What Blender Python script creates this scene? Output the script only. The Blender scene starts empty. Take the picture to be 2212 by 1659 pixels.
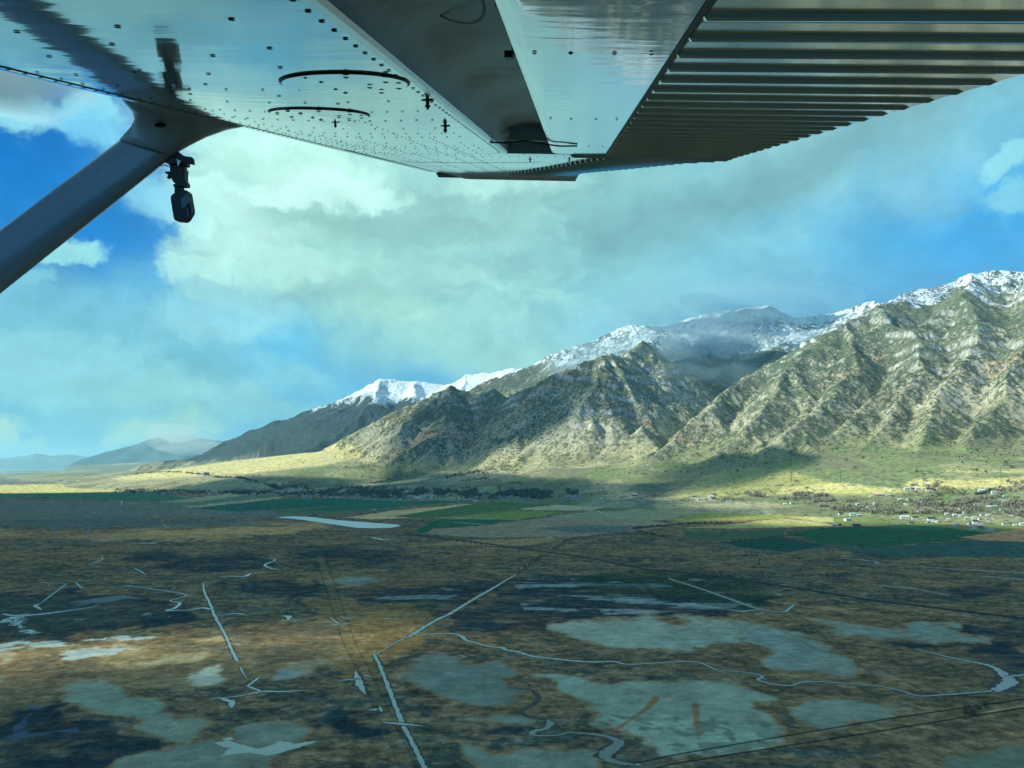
import bpy, bmesh, math, random
import numpy as np
from mathutils import Vector, Matrix

# ------------------------------------------------------------------ camera
PI = math.pi
CAMH = 120.0                       # height of the aeroplane above the valley floor
PITCH = math.radians(6.4)
FPX = 1597.0; CX = 1106.0; CY = 829.5      # photograph read at 2212 x 1659
S = bpy.context.scene
COL = S.collection
random.seed(5)

cam_d = bpy.data.cameras.new('camera'); cam = bpy.data.objects.new('camera', cam_d); COL.objects.link(cam)
cam_d.sensor_width = 36.0; cam_d.lens = 36.0 * FPX / 2212.0
cam_d.clip_start = 0.02; cam_d.clip_end = 400000.0
cam.location = (0, 0, CAMH); cam.rotation_euler = (PI/2 + PITCH, 0, 0)
S.camera = cam
cT, sT = math.cos(PITCH), math.sin(PITCH)

def pdir(x, y):                    # direction through a point of the photograph
    a = (x - CX)/FPX; b = (CY - y)/FPX
    return (a, cT - b*sT, sT + b*cT)
def at(x, y, Y):                   # that point at depth Y
    d = pdir(x, y); t = Y/d[1]
    return (d[0]*t, Y, CAMH + d[2]*t)
def gp(x, y, z=0.0):               # that point on the ground
    d = pdir(x, y); t = (z - CAMH)/d[2]
    return (d[0]*t, d[1]*t, z)
def proj(X, Y, Z):                 # numpy: world to photograph
    Z = Z - CAMH
    f = Y*cT + Z*sT; u = -Y*sT + Z*cT
    return CX + FPX*X/f, CY - FPX*u/f

# ------------------------------------------------------------------ light
HAZE_D = 2.4e-5
SUN_AZ = math.radians(-104.0)      # measured from the view direction, to the left
SUN_EL = math.radians(31.0)
L = Vector((math.sin(SUN_AZ)*math.cos(SUN_EL), math.cos(SUN_AZ)*math.cos(SUN_EL), math.sin(SUN_EL)))
sd = bpy.data.lights.new('sun', 'SUN'); sd.energy = 5.0; sd.angle = math.radians(0.6); sd.color = (.95, 1.0, 0.84)
so = bpy.data.objects.new('sun', sd); COL.objects.link(so); so.rotation_euler = L.to_track_quat('Z', 'Y').to_euler()

vs = S.view_settings
S.display_settings.display_device = 'sRGB'
vs.view_transform = 'Standard'; vs.look = 'None'; vs.exposure = 0.40; vs.gamma = 1.0; vs.use_curve_mapping = False
cy = S.cycles
cy.use_denoising = True
cy.max_bounces = 5; cy.diffuse_bounces = 2; cy.glossy_bounces = 4; cy.transmission_bounces = 2; cy.volume_bounces = 1
cy.transparent_max_bounces = 4; cy.caustics_reflective = False; cy.caustics_refractive = False
cy.sample_clamp_indirect = 4.0

def lin(c):
    c = np.asarray(c, float)/255.0
    return np.where(c <= 0.04045, c/12.92, ((c + 0.055)/1.055)**2.4)

# ------------------------------------------------------------------ sky
W = bpy.data.worlds.new('World'); S.world = W; W.use_nodes = True
nt = W.node_tree; nt.nodes.clear()
class NB:                          # small node-building helper
    def __init__(s, nt): s.nt = nt
    def n(s, typ, **kw):
        nd = s.nt.nodes.new(typ)
        for k, v in kw.items(): setattr(nd, k, v)
        return nd
    def inp(s, sock, v):
        if isinstance(v, bpy.types.NodeSocket): s.nt.links.new(v, sock)
        elif isinstance(v, bpy.types.Node): s.nt.links.new(v.outputs[0], sock)
        elif v is not None: sock.default_value = v
    def m(s, op, a, b=None, c=None, clamp=False):
        nd = s.n('ShaderNodeMath', operation=op, use_clamp=clamp)
        for i, v in enumerate((a, b, c)): s.inp(nd.inputs[i], v)
        return nd.outputs[0]
    def v(s, op, a, b=None):
        nd = s.n('ShaderNodeVectorMath', operation=op); s.inp(nd.inputs[0], a)
        if b is not None: s.inp(nd.inputs['Scale'] if op == 'SCALE' else nd.inputs[1], b)
        return nd.outputs['Value'] if op in ('LENGTH', 'DOT_PRODUCT', 'DISTANCE') else nd.outputs[0]
    def noise(s, vec, scale, detail=5, rough=0.55, dist=0.0, color=False, lac=2.0):
        nd = s.n('ShaderNodeTexNoise'); s.inp(nd.inputs['Vector'], vec)
        nd.inputs['Scale'].default_value = scale; nd.inputs['Detail'].default_value = detail
        nd.inputs['Roughness'].default_value = rough; nd.inputs['Distortion'].default_value = dist
        nd.inputs['Lacunarity'].default_value = lac
        return nd.outputs['Color'] if color else nd.outputs[0]
    def rng(s, x, a, b, c=0.0, d=1.0, smooth=True):
        nd = s.n('ShaderNodeMapRange', interpolation_type='SMOOTHSTEP' if smooth else 'LINEAR')
        for i, v in enumerate((x, a, b, c, d)): s.inp(nd.inputs[i], v)
        return nd.outputs[0]
    def mix(s, f, a, b, mode='MIX'):
        nd = s.n('ShaderNodeMix', data_type='RGBA', blend_type=mode)
        s.inp(nd.inputs[0], f); s.inp(nd.inputs[6], a); s.inp(nd.inputs[7], b)
        return nd.outputs[2]
    def ramp(s, f, stops, interp='LINEAR'):
        nd = s.n('ShaderNodeValToRGB'); cr = nd.color_ramp; cr.interpolation = interp
        while len(cr.elements) < len(stops): cr.elements.new(0.5)
        for e, (p, c) in zip(cr.elements, stops):
            e.position = p; e.color = (*c, 1) if len(c) == 3 else c
        s.inp(nd.inputs[0], f); return nd.outputs[0]
B = NB(nt)
def c4(c): return (*[float(x) for x in lin(c)], 1.0)

sky = B.n('ShaderNodeTexSky', sky_type='NISHITA', sun_disc=False)
sky.sun_elevation = SUN_EL; sky.sun_rotation = SUN_AZ
sky.air_density = 1.1; sky.dust_density = 0.4; sky.ozone_density = 2.2; sky.altitude = 1400
base = B.mix(1.0, sky.outputs[0], (0.060, 0.118, 0.150, 1), 'MULTIPLY')

geo = B.n('ShaderNodeTexCoord').outputs['Generated']
sep = B.n('ShaderNodeSeparateXYZ'); B.inp(sep.inputs[0], geo)
az = B.m('ARCTAN2', sep.outputs[0], sep.outputs[1]); el = B.m('ARCSINE', sep.outputs[2])
comb = B.n('ShaderNodeCombineXYZ'); B.inp(comb.inputs[0], az); B.inp(comb.inputs[1], el)
P0 = comb.outputs[0]
w1 = B.noise(P0, 5.0, 4, 0.55, color=True); w1 = B.v('SUBTRACT', w1, (0.5, 0.5, 0.5))
w2 = B.noise(P0, 26.0, 5, 0.6, color=True); w2 = B.v('SUBTRACT', w2, (0.5, 0.5, 0.5))
PW = B.v('ADD', P0, B.v('SCALE', w1, 0.10))          # softly bent
PC = B.v('ADD', PW, B.v('SCALE', w2, 0.050))         # billowing edges
nf = B.m('SUBTRACT', B.noise(P0, 9.0, 7, 0.6), 0.5)
nb = B.m('SUBTRACT', B.noise(B.v('MULTIPLY', PC, (1, 1.5, 1)), 13.0, 7, 0.58), 0.5)
def azel(x, y):
    d = Vector(pdir(x, y)).normalized(); return math.atan2(d.x, d.y), math.asin(d.z)
def layer(col, x, y, rx, ry, rot, color, op=1.0, soft=0.6, vec=None, na=0.6, noise=None):
    a, e = azel(x, y)
    mp = B.n('ShaderNodeMapping', vector_type='TEXTURE'); B.inp(mp.inputs['Vector'], vec if vec is not None else PW)
    mp.inputs['Location'].default_value = (a, e, 0); mp.inputs['Rotation'].default_value = (0, 0, math.radians(rot))
    mp.inputs['Scale'].default_value = (rx/1650.0, ry/1650.0, 1)
    r = B.v('LENGTH', mp.outputs[0])
    r = B.m('MULTIPLY_ADD', noise if noise is not None else nf, -na, r)
    m = B.rng(r, 1 + soft, 1 - soft, 0.0, op)
    return B.mix(m, col, c4(color))
# clear air to cloud, in order from the farthest: position and size, tilt, colour, cover, softness
c = base
c = B.mix(B.rng(el, 0.62, 0.20), c, c4((52, 160, 216)))           # the open sky brightens towards the horizon
c = B.mix(B.rng(el, 0.20, -0.02, 0.0, 0.75), c, c4((62, 152, 186)))
LAY = [
 # x, y, rx, ry, rot, colour, op, soft, kind(0 soft,1 billow), noise
 (1950, 620, 420, 120, 0, (104, 168, 202), .8, .9, 0, .4),
 (1700, 480, 520, 150, 10, (112, 186, 208), .95, .8, 0, .5),
 (2140, 480, 170, 110, 0, (62, 166, 220), 1., .8, 0, .6),
 (2140, 250, 260, 90, 20, (124, 194, 206), .85, .8, 0, .6),
 (1650, 330, 420, 60, 17, (142, 204, 202), .9, .8, 0, .7),
 # high cover over the whole upper sky, behind the wing
 (1000, -700, 2300, 800, 0, (176, 222, 214), .95, .4, 0, .8),
 # the main bank
 (1180, 560, 420, 240, 0, (140, 200, 200), 1., .7, 0, .6),
 (1240, 430, 330, 120, 12, (142, 196, 188), .95, .7, 0, .8),
 (830, 520, 440, 215, -8, (164, 218, 204), 1., .28, 1, .7),
 (620, 420, 215, 160, 0, (182, 232, 214), 1., .30, 1, .7),
 (480, 590, 130, 62, 0, (182, 230, 214), 1., .35, 1, .8),
 (540, 500, 130, 70, 0, (196, 242, 222), .9, .5, 1, .9),
 (1000, 440, 240, 60, 6, (148, 194, 180), .8, .8, 1, 1.),
 (1080, 395, 180, 22, 4, (196, 240, 222), .7, .9, 1, .8),
 (700, 490, 170, 45, -10, (148, 194, 178), .7, .8, 1, 1.),
 (760, 590, 240, 55, 5, (150, 200, 184), .7, .8, 1, 1.),
 (640, 330, 170, 70, 0, (206, 252, 228), .95, .7, 0, .7),
 (700, 400, 120, 40, 0, (208, 252, 230), .6, .9, 1, .9),
 (950, 700, 330, 90, -8, (158, 212, 200), .9, .7, 0, .8),
 (780, 660, 180, 50, -15, (176, 224, 198), .7, .8, 1, .9),
 (1000, 770, 260, 38, -4, (164, 216, 196), .9, .8, 0, .6),
 (-60, 330, 270, 300, 0, (0, 108, 186), 1., .55, 0, .4),
 (70, 470, 230, 130, 0, (14, 128, 200), .9, .7, 0, .4),
 (1680, 372, 640, 60, 15, (122, 172, 172), .85, .7, 0, .6),
 (470, 450, 95, 50, 20, (204, 250, 230), .75, .45, 1, 1.),
 (560, 575, 170, 48, -8, (196, 244, 222), .6, .5, 1, 1.1),
 (700, 420, 160, 36, 5, (214, 255, 236), .7, .5, 1, 1.1),
 (430, 590, 75, 28, 10, (196, 244, 224), .8, .4, 1, 1.1),
 (870, 600, 200, 44, -4, (176, 226, 206), .6, .6, 1, 1.1),
 (900, 500, 230, 28, 3, (140, 186, 174), .6, .7, 1, 1.1),
 (640, 640, 210, 24, 4, (148, 196, 184), .6, .7, 1, 1.1),
 (560, 300, 120, 40, 0, (200, 248, 228), .8, .6, 0, .6),
 # small clouds by the strut
 (38, 222, 62, 48, -20, (150, 222, 228), .95, .5, 1, 1.1),
 (205, 215, 60, 30, 0, (146, 220, 228), .9, .5, 1, 1.1),
 (200, 268, 90, 42, -15, (128, 208, 228), .85, .7, 1, 1.1),
 (350, 440, 66, 46, -20, (136, 206, 222), .85, .7, 1, 1.1),
 (138, 558, 62, 24, 12, (166, 232, 226), .95, .45, 1, 1.1),
 (30, 610, 50, 16, 25, (150, 220, 226), .8, .6, 1, 1.1),
 (2190, 338, 60, 20, 10, (150, 218, 222), .9, .5, 1, .8),
 (2200, 428, 70, 34, 0, (134, 206, 220), .9, .6, 1, .8),
 # lower veil at the left
 (260, 740, 520, 110, -6, (124, 196, 206), .9, .8, 0, .8),
 (480, 680, 170, 50, 10, (160, 222, 222), .75, .8, 1, 1.),
 (60, 690, 150, 60, 0, (128, 200, 216), .7, .8, 1, 1.),
 (330, 800, 240, 60, -20, (108, 180, 192), .75, .8, 0, .8),
 (100, 860, 300, 70, -8, (112, 186, 196), .8, .8, 0, .8),
 (640, 770, 60, 60, 20, (98, 194, 226), .8, .9, 0, .9),
 (690, 845, 90, 40, 0, (104, 190, 218), .7, .9, 0, .8),
 (650, 800, 70, 34, -20, (140, 206, 212), .7, .8, 1, 1.),
 (170, 800, 330, 46, -4, (148, 212, 208), .75, .6, 1, 1.1),
 (60, 740, 200, 34, 0, (150, 214, 214), .7, .6, 1, 1.1),
 (480, 860, 230, 34, -8, (150, 206, 196), .6, .7, 1, 1.1),
 # warm low clouds over the far range
 (370, 930, 90, 34, 10, (186, 222, 176), 1., .8, 1, .8),
 (330, 880, 120, 40, -20, (138, 198, 188), .6, .9, 0, .8),
 (18, 925, 26, 30, 0, (196, 226, 176), 1., .6, 1, .9),
 (75, 935, 40, 16, 0, (160, 206, 190), .85, .7, 1, .9),
 (130, 962, 60, 12, 0, (186, 220, 176), 1., .7, 1, .8),
 (45, 892, 28, 8, 0, (150, 208, 196), .8, .6, 1, .8),
 (160, 990, 260, 20, 0, (100, 178, 208), .6, .9, 0, .4),
]
for (x, y, rx, ry, rot, colr, op, soft, kind, na) in LAY:
    c = layer(c, x, y, rx, ry, rot, colr, op, soft*(.62 if kind else 1), PC if kind else PW, na*(1.7 if kind else 1.2), nb if kind else nf)
# light and dark inside the clouds
c = B.v('SCALE', c, B.m('MULTIPLY_ADD', nb, 0.62, 1.0))
fine = B.m('SUBTRACT', B.noise(B.v('MULTIPLY', PC, (1, 1.7, 1)), 46.0, 5, 0.6), 0.5)
c = B.v('SCALE', c, B.m('MULTIPLY_ADD', fine, 0.22, 1.0))
c = B.v('MULTIPLY', c, (.88, .95, 1.05))
# behind the aeroplane and below: dull cloud, then dark land
bg = B.n('ShaderNodeBackground'); B.inp(bg.inputs[0], c); bg.inputs[1].default_value = 0.88
out = B.n('ShaderNodeOutputWorld'); nt.links.new(bg.outputs[0], out.inputs[0])
W.cycles.sampling_method = 'MANUAL'; W.cycles.sample_map_resolution = 512
# ------------------------------------------------------------------ numeric noise
def _h(ix, iy, seed):
    h = (ix.astype(np.int64)*374761393 + iy.astype(np.int64)*668265263 + seed*974634777) & 0xffffffff
    h = ((h ^ (h >> 13))*1274126177) & 0xffffffff
    return ((h ^ (h >> 16)) & 0xffff).astype(np.float32)/65535.0
def vnoise(x, y, seed=0):
    x0 = np.floor(x); y0 = np.floor(y); fx = (x - x0).astype(np.float32); fy = (y - y0).astype(np.float32)
    fx = fx*fx*fx*(fx*(fx*6-15)+10); fy = fy*fy*fy*(fy*(fy*6-15)+10)
    a = _h(x0, y0, seed); b = _h(x0+1, y0, seed); c_ = _h(x0, y0+1, seed); d = _h(x0+1, y0+1, seed)
    return (a + (b-a)*fx)*(1-fy) + (c_ + (d-c_)*fx)*fy
def fbm(x, y, octv=5, seed=0, gain=0.5, ridged=False):
    s = 0; a = 1.0; t = 0; x = np.asarray(x, np.float64); y = np.asarray(y, np.float64)
    for i in range(octv):
        n = vnoise(x + 17.3*i, y - 9.1*i, seed + i)
        if ridged: n = 1 - np.abs(2*n - 1)
        s = s + a*n; t += a; a *= gain
        x, y = (x*1.62 - y*1.18), (x*1.18 + y*1.62)
    return s/t                                      # 0..1
def sstep(a, b, x):
    t = np.clip((x - a)/(b - a), 0, 1); return t*t*(3-2*t)
def mixc(c0, c1, m):
    return c0*(1-m[..., None]) + np.asarray(c1)*m[..., None]

# ------------------------------------------------------------------ mountain skeleton: crests read from the photograph, each point with its depth
def R(*p): return [at(*q) for q in p]
CREST = [  # (points, side slope)
 (R((700,972,5000),(770,933,5100),(827,902,5150),(884,879,5200),(926,857,5250),(960,840,5300),(979,830,5300),(1010,820,5250),(1040,829,5200),(1075,850,5000),(1100,866,4800)), .74),
 (R((1030,884,5000),(1055,872,4950),(1093,849,4900),(1112,841,4850),(1150,838,4800),(1188,815,4800),(1219,803,4750),(1245,792,4700),(1261,776,4650),(1295,767,4650),(1321,767,4700),(1344,776,4850),(1378,741,5200),(1398,744,5400),(1425,727,5800),(1454,712,6200)), .78),
 (R((1295,767,4650),(1300,800,4350),(1290,835,4120),(1310,862,3960),(1335,886,3820),(1365,908,3680),(1392,930,3520)), .74),
 (R((1290,835,4120),(1262,868,3950),(1240,893,3850),(1225,925,3750)), .74),
 (R((1188,815,4800),(1180,855,4400),(1165,885,4200),(1140,915,4000),(1120,940,3880)), .76),
 (R((1112,841,4850),(1060,880,4500),(1010,905,4350),(979,918,4250),(926,946,4150),(865,978,4050)), .80),
 (R((960,840,5300),(925,875,5000),(880,905,4850),(830,935,4750),(790,958,4700)), .70),
 (R((1010,820,5250),(1000,860,4950),(975,893,4700)), .80),
 # canyon back wall
 (R((1454,712,6200),(1440,760,5600),(1430,800,5200),(1425,840,4900)), .78),
 (R((1565,735,5700),(1540,770,5200),(1500,810,4900),(1470,850,4600)), .78),
 (R((1620,765,5000),(1590,795,4800),(1560,830,4500),(1530,860,4250)), .78),
 # near massif
 (R((1432,958,3150),(1450,945,3200),(1505,906,3350),(1565,854,3500),(1624,818,3600),(1664,783,3700),(1704,747,3850),(1728,737,3900),(1763,727,3950),(1823,703,4050),(1858,687,4150),(1894,664,4250),(1930,650,4450),(1981,628,4700),(2021,624,4800),(2061,608,4900),(2097,592,4950),(2180,584,4900),(2240,586,4800),(2400,560,4600),(2700,540,4300),(3000,600,4000)), .72),
 (R((1823,703,4050),(1850,735,3750),(1886,767,3480),(1850,800,3300),(1823,834,3150),(1783,866,3000),(1735,905,2880),(1680,938,2780)), .78),
 (R((1728,737,3900),(1700,800,3560),(1680,850,3300),(1640,890,3120),(1600,925,3000)), .76),
 (R((1894,664,4250),(1945,700,3750),(1975,745,3450),(1990,800,3200),(1965,850,3000),(1930,900,2820),(1870,940,2700),(1830,985,2560)), .78),
 (R((2097,592,4950),(2080,640,4100),(2110,690,3700),(2100,750,3300),(2070,810,3050),(2040,860,2860),(2000,910,2680),(1975,960,2520)), .76),
 (R((2240,586,4800),(2225,664,3700),(2215,740,3250),(2190,800,2950),(2180,860,2750),(2120,910,2560),(2080,960,2420)), .76),
 (R((2400,560,4600),(2380,700,3300),(2330,800,2850),(2290,880,2550),(2230,940,2350)), .76),
 # dark timbered ridge and the snowy range behind
 (R((1000,855,6900),(1055,822,6900),(1074,815,6900),(1112,803,6800),(1143,800,6800),(1169,777,6700),(1188,769,6700),(1238,750,6700),(1264,743,6600),(1321,724,6600),(1360,703,6600),(1398,703,6500),(1438,705,6500),(1466,697,6500),(1493,687,6500),(1530,680,6500),(1565,672,6500),(1616,664,6400),(1652,660,6300),(1680,671,6200),(1712,685,6100),(1783,682,6000),(1823,670,5900),(1882,648,5800),(1922,656,5500)), .66),
 (R((1565,672,6500),(1560,700,6150),(1565,735,5700)), .8),
 (R((1652,660,6300),(1650,700,5900),(1630,740,5400),(1620,765,5000)), .8),
 (R((1360,703,6600),(1390,725,6200),(1425,745,5700)), .8),
 # left snowy mountain
 (R((300,1004,8800),(409,988,9000),(446,977,9000),(484,955,9100),(539,933,9200),(555,929,9200),(591,909,9300),(617,907,9400),(651,891,9400),(707,876,9500),(729,868,9500),(763,850,9500),(789,836,9500),(827,819,9500),(860,821,9500),(895,824,9500),(964,834,9500),(985,826,9300),(1010,811,9200),(1029,806,9200),(1055,809,9100),(1093,798,9000),(1143,794,8900),(1250,760,8600),(1400,740,8300)), .62),
 (R((827,819,9500),(810,860,8600),(770,905,8100),(720,940,7800),(660,972,7500)), .7),
 (R((729,868,9500),(700,905,8800),(650,940,8400),(590,970,8200)), .7),
 (R((895,824,9500),(890,865,8500),(860,905,8000),(800,940,7600),(760,965,7400)), .7),
 (R((591,909,9300),(560,945,8900),(510,975,8700),(450,993,8600)), .7),
 (R((1010,811,9200),(990,850,8600),(960,890,8000)), .7),
 (R((484,955,9100),(440,983,8800),(380,998,8700)), .7),
]
GENTLE = [ (R((748,968,5150),(680,978,5200),(600,988,5300),(520,1000,5450),(430,1010,5700),(340,1019,6000),(270,1026,6300)), .10) ]

rs = np.random.RandomState(11)
segs = []      # x0,y0,z0,x1,y1,z1,slope
def add_ridge(pts, k, lvl=0):
    for a, b in zip(pts[:-1], pts[1:]): segs.append((*a, *b, k))
def branch(pts, k, lvl, far):
    step = (360, 240)[lvl] * (1.6 if far else 1)
    acc = rs.uniform(0, step)
    for a, b in zip(pts[:-1], pts[1:]):
        a = np.array(a); b = np.array(b); d = b - a; Ln = math.hypot(d[0], d[1])
        if Ln < 1: continue
        while acc < Ln:
            p = a + d*acc/Ln; acc += step*rs.uniform(.6, 1.5)
            tx, ty = d[0]/Ln, d[1]/Ln
            if d[2] > 0: tx, ty = -tx, -ty
            for sgn in (-1, 1):
                if p[2] < 230 or rs.rand() < .18: continue
                lean = rs.uniform(.15, .75)
                dx, dy = -ty*sgn + tx*lean, tx*sgn + ty*lean; q = math.hypot(dx, dy); dx /= q; dy /= q
                lng = min((p[2] - 150)/.55, (700, 230)[lvl]*(1.7 if far else 1))*rs.uniform(.55, 1.05)
                n = (4, 2)[lvl]; cur = p - np.array([0, 0, rs.uniform(5, 25)]); out = [tuple(cur)]
                ang = 0
                for j in range(n):
                    ang += rs.uniform(-.35, .35); ca, sa = math.cos(ang), math.sin(ang)
                    ex, ey = dx*ca - dy*sa, dx*sa + dy*ca; st = lng/n
                    dz = st*rs.uniform(.35, .68)
                    cur = cur + np.array([ex*st, ey*st, -dz]); out.append(tuple(cur))
                add_ridge(out, k*rs.uniform(1.0, 1.25))
                if lvl == 0: branch(out, k, 1, far)
        acc -= Ln
for pts, k in CREST:
    add_ridge(pts, k); branch(pts, k, 0, pts[0][1] > 7300)

# raster of the whole range
GX0, GX1, GY0, GY1, GS = -7200, 4600, 1500, 11500, 10.0
gx = np.arange(GX0, GX1, GS); gy = np.arange(GY0, GY1, GS)
HG = np.full((len(gy), len(gx)), -500.0, np.float32)
for (x0, y0, z0, x1, y1, z1, k) in segs:
    reach = max(z0, z1, 150)/k*.75
    i0 = max(int((min(x0, x1)-reach-GX0)/GS), 0); i1 = min(int((max(x0, x1)+reach-GX0)/GS)+1, len(gx))
    j0 = max(int((min(y0, y1)-reach-GY0)/GS), 0); j1 = min(int((max(y0, y1)+reach-GY0)/GS)+1, len(gy))
    if i1 <= i0 or j1 <= j0: continue
    XX = gx[i0:i1][None, :]; YY = gy[j0:j1][:, None]
    dx, dy = x1-x0, y1-y0; LL = dx*dx+dy*dy + 1e-6
    t = np.clip(((XX-x0)*dx + (YY-y0)*dy)/LL, 0, 1)
    d = np.sqrt((XX-x0-t*dx)**2 + (YY-y0-t*dy)**2)
    hh = z0 + t*(z1-z0) - k*d + 0.00010*np.minimum(d, 1500)**2
    HG[j0:j1, i0:i1] = np.maximum(HG[j0:j1, i0:i1], hh)

CARVE = [([(560,3050,150),(650,3300,185),(760,3700,235),(1020,4250,340),(1300,4750,470),(1600,5250,640)], .80),
         ([(-60,4150,215),(-170,4500,280),(-260,4850,380),(-300,5150,520)], .80),
         ([(1000,2560,150),(1090,2700,195),(1330,2980,290),(1580,3260,410),(1830,3600,580)], .78),
         ([(1290,2380,160),(1340,2480,195),(1560,2760,310),(1820,3100,470),(2050,3400,640)], .78),
         ([(700,3900,330),(560,3650,250),(430,3480,200)], .7), ([(200,4300,420),(60,4050,300),(-40,3850,220)], .7),
         ([(1300,3900,520),(1080,3560,360),(930,3250,260),(820,3050,200)], .74)]
for pts, k in CARVE:
    for (x0, y0, z0), (x1, y1, z1) in zip(pts[:-1], pts[1:]):
        i0 = int((min(x0, x1)-700-GX0)/GS); i1 = int((max(x0, x1)+700-GX0)/GS); j0 = max(0, int((min(y0, y1)-700-GY0)/GS)); j1 = int((max(y0, y1)+700-GY0)/GS)
        XX = gx[i0:i1][None, :]; YY = gy[j0:j1][:, None]; dx, dy = x1-x0, y1-y0; t = np.clip(((XX-x0)*dx + (YY-y0)*dy)/(dx*dx+dy*dy), 0, 1)
        d = np.sqrt((XX-x0-t*dx)**2 + (YY-y0-t*dy)**2); cut = z0 + t*(z1-z0) + k*d + .0003*d*d
        HG[j0:j1, i0:i1] = np.minimum(HG[j0:j1, i0:i1], cut)
FX = np.array([-9000, -6000, -4200, -3030, -1750, -756, -179, 368, 1005, 2500, 6000.])
FY = np.array([11500, 8600, 6500, 5350, 4200, 3250, 2650, 2050, 1500, 700, -800.])
def foot_s(X, Y):
    return (Y - np.interp(X, FX, FY))*0.76
def terrain(X, Y):
    X = np.asarray(X, np.float64); Y = np.asarray(Y, np.float64)
    # the crests stay where they are; everything between them is bent and broken up
    wx = (fbm(X/420, Y/420, 4, 3)-.5)*170 + (fbm(X/90, Y/90, 3, 13)-.5)*26
    wy = (fbm(X/420, Y/420, 4, 7)-.5)*170 + (fbm(X/90, Y/90, 3, 17)-.5)*26
    u = np.clip((X + wx*.6 - GX0)/GS, 0, len(gx)-1.01); v = np.clip((Y + wy*.6 - GY0)/GS, 0, len(gy)-1.01)
    i = u.astype(int); j = v.astype(int); fu = u-i; fv = v-j
    H = (HG[j, i]*(1-fu) + HG[j, i+1]*fu)*(1-fv) + (HG[j+1, i]*(1-fu) + HG[j+1, i+1]*fu)*fv
    s = foot_s(X, Y); sp = np.maximum(s, 0)
    Bf = 0.21*sp*sp/(sp + 430)*(1 + .75*sstep(500, 1400, X)*sstep(150, 700, sp)); cap = 300 - 270*sstep(5600, 7400, Y); Bf = cap*(1 - np.exp(-Bf/cap))*1.0 + .015*sp
    Bf = Bf + (fbm(X/300, Y/300, 4, 31)-.5)*26*sstep(0, 700, s) + (fbm(X/60, Y/60, 3, 37)-.5)*5*sstep(0, 400, s)
    for pts, k in GENTLE:
        for a, b in zip(pts[:-1], pts[1:]):
            dx, dy = b[0]-a[0], b[1]-a[1]; LL = dx*dx+dy*dy
            t = np.clip(((X-a[0])*dx + (Y-a[1])*dy)/LL, 0, 1); d = np.sqrt((X-a[0]-t*dx)**2 + (Y-a[1]-t*dy)**2)
            hh = a[2]-3 + t*(b[2]-a[2]) - k*np.maximum(d-60, 0) - .00004*np.maximum(d-60, 0)**2
            kk = 12.; q = np.clip(.5+.5*(hh-Bf)/kk, 0, 1); Bf = hh*q + Bf*(1-q) + kk*q*(1-q)
    
    rough = sstep(20, 220, H - Bf)
    rid = fbm(X/230, Y/230, 5, 51, .55, True) - .5
    fin = fbm(X/55, Y/55, 4, 61, .6, True) - .5
    amp = .35 + 1.1*fbm(X/700, Y/700, 3, 91)
    H = H + rough*amp*(rid*52 + fin*17)
    # rock bands: steps that follow tilted beds
    bed = (H + .25*X*.3 + (fbm(X/500, Y/500, 3, 71)-.5)*260)/95.0
    fr = bed - np.floor(bed)
    stepv = (sstep(.55, .95, fr) - fr)*95.0
    cl = sstep(.50, .62, fbm(X/520, Y/520, 3, 81))*rough
    H = H + stepv*.26*cl
    k = 22.0                                         # smooth maximum of rock and fan
    h = np.clip(.5 + .5*(H-Bf)/k, 0, 1)
    return H*h + Bf*(1-h) + k*h*(1-h), s, H - Bf, cl
def grid_mesh(name, X, Y, Z, colr, mat, wrap=False, keep=None):
    nr, nc = X.shape
    me = bpy.data.meshes.new(name)
    co = np.stack([X, Y, Z], -1).astype(np.float32).reshape(-1, 3)
    jj, ii = np.meshgrid(np.arange(nr-1), np.arange(nc-1), indexing='ij')
    a = (jj*nc + ii).ravel()
    q = np.stack([a, a+1, a+nc+1, a+nc], -1)
    if keep is not None:
        K = keep.ravel(); q = q[K[q].any(1)]
    q = q.astype(np.int32)
    me.vertices.add(len(co)); me.vertices.foreach_set('co', co.ravel())
    me.loops.add(q.size); me.loops.foreach_set('vertex_index', q.ravel())
    me.polygons.add(len(q)); me.polygons.foreach_set('loop_start', np.arange(len(q), dtype=np.int32)*4)
    me.update(calc_edges=True)
    me.polygons.foreach_set('use_smooth', np.ones(len(q), bool))
    at_ = me.color_attributes.new('tone', 'FLOAT_COLOR', 'POINT')
    at_.data.foreach_set('color', colr.astype(np.float32).reshape(-1))
    me.materials.append(mat)
    o = bpy.data.objects.new(name, me); COL.objects.link(o)
    return o
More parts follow.
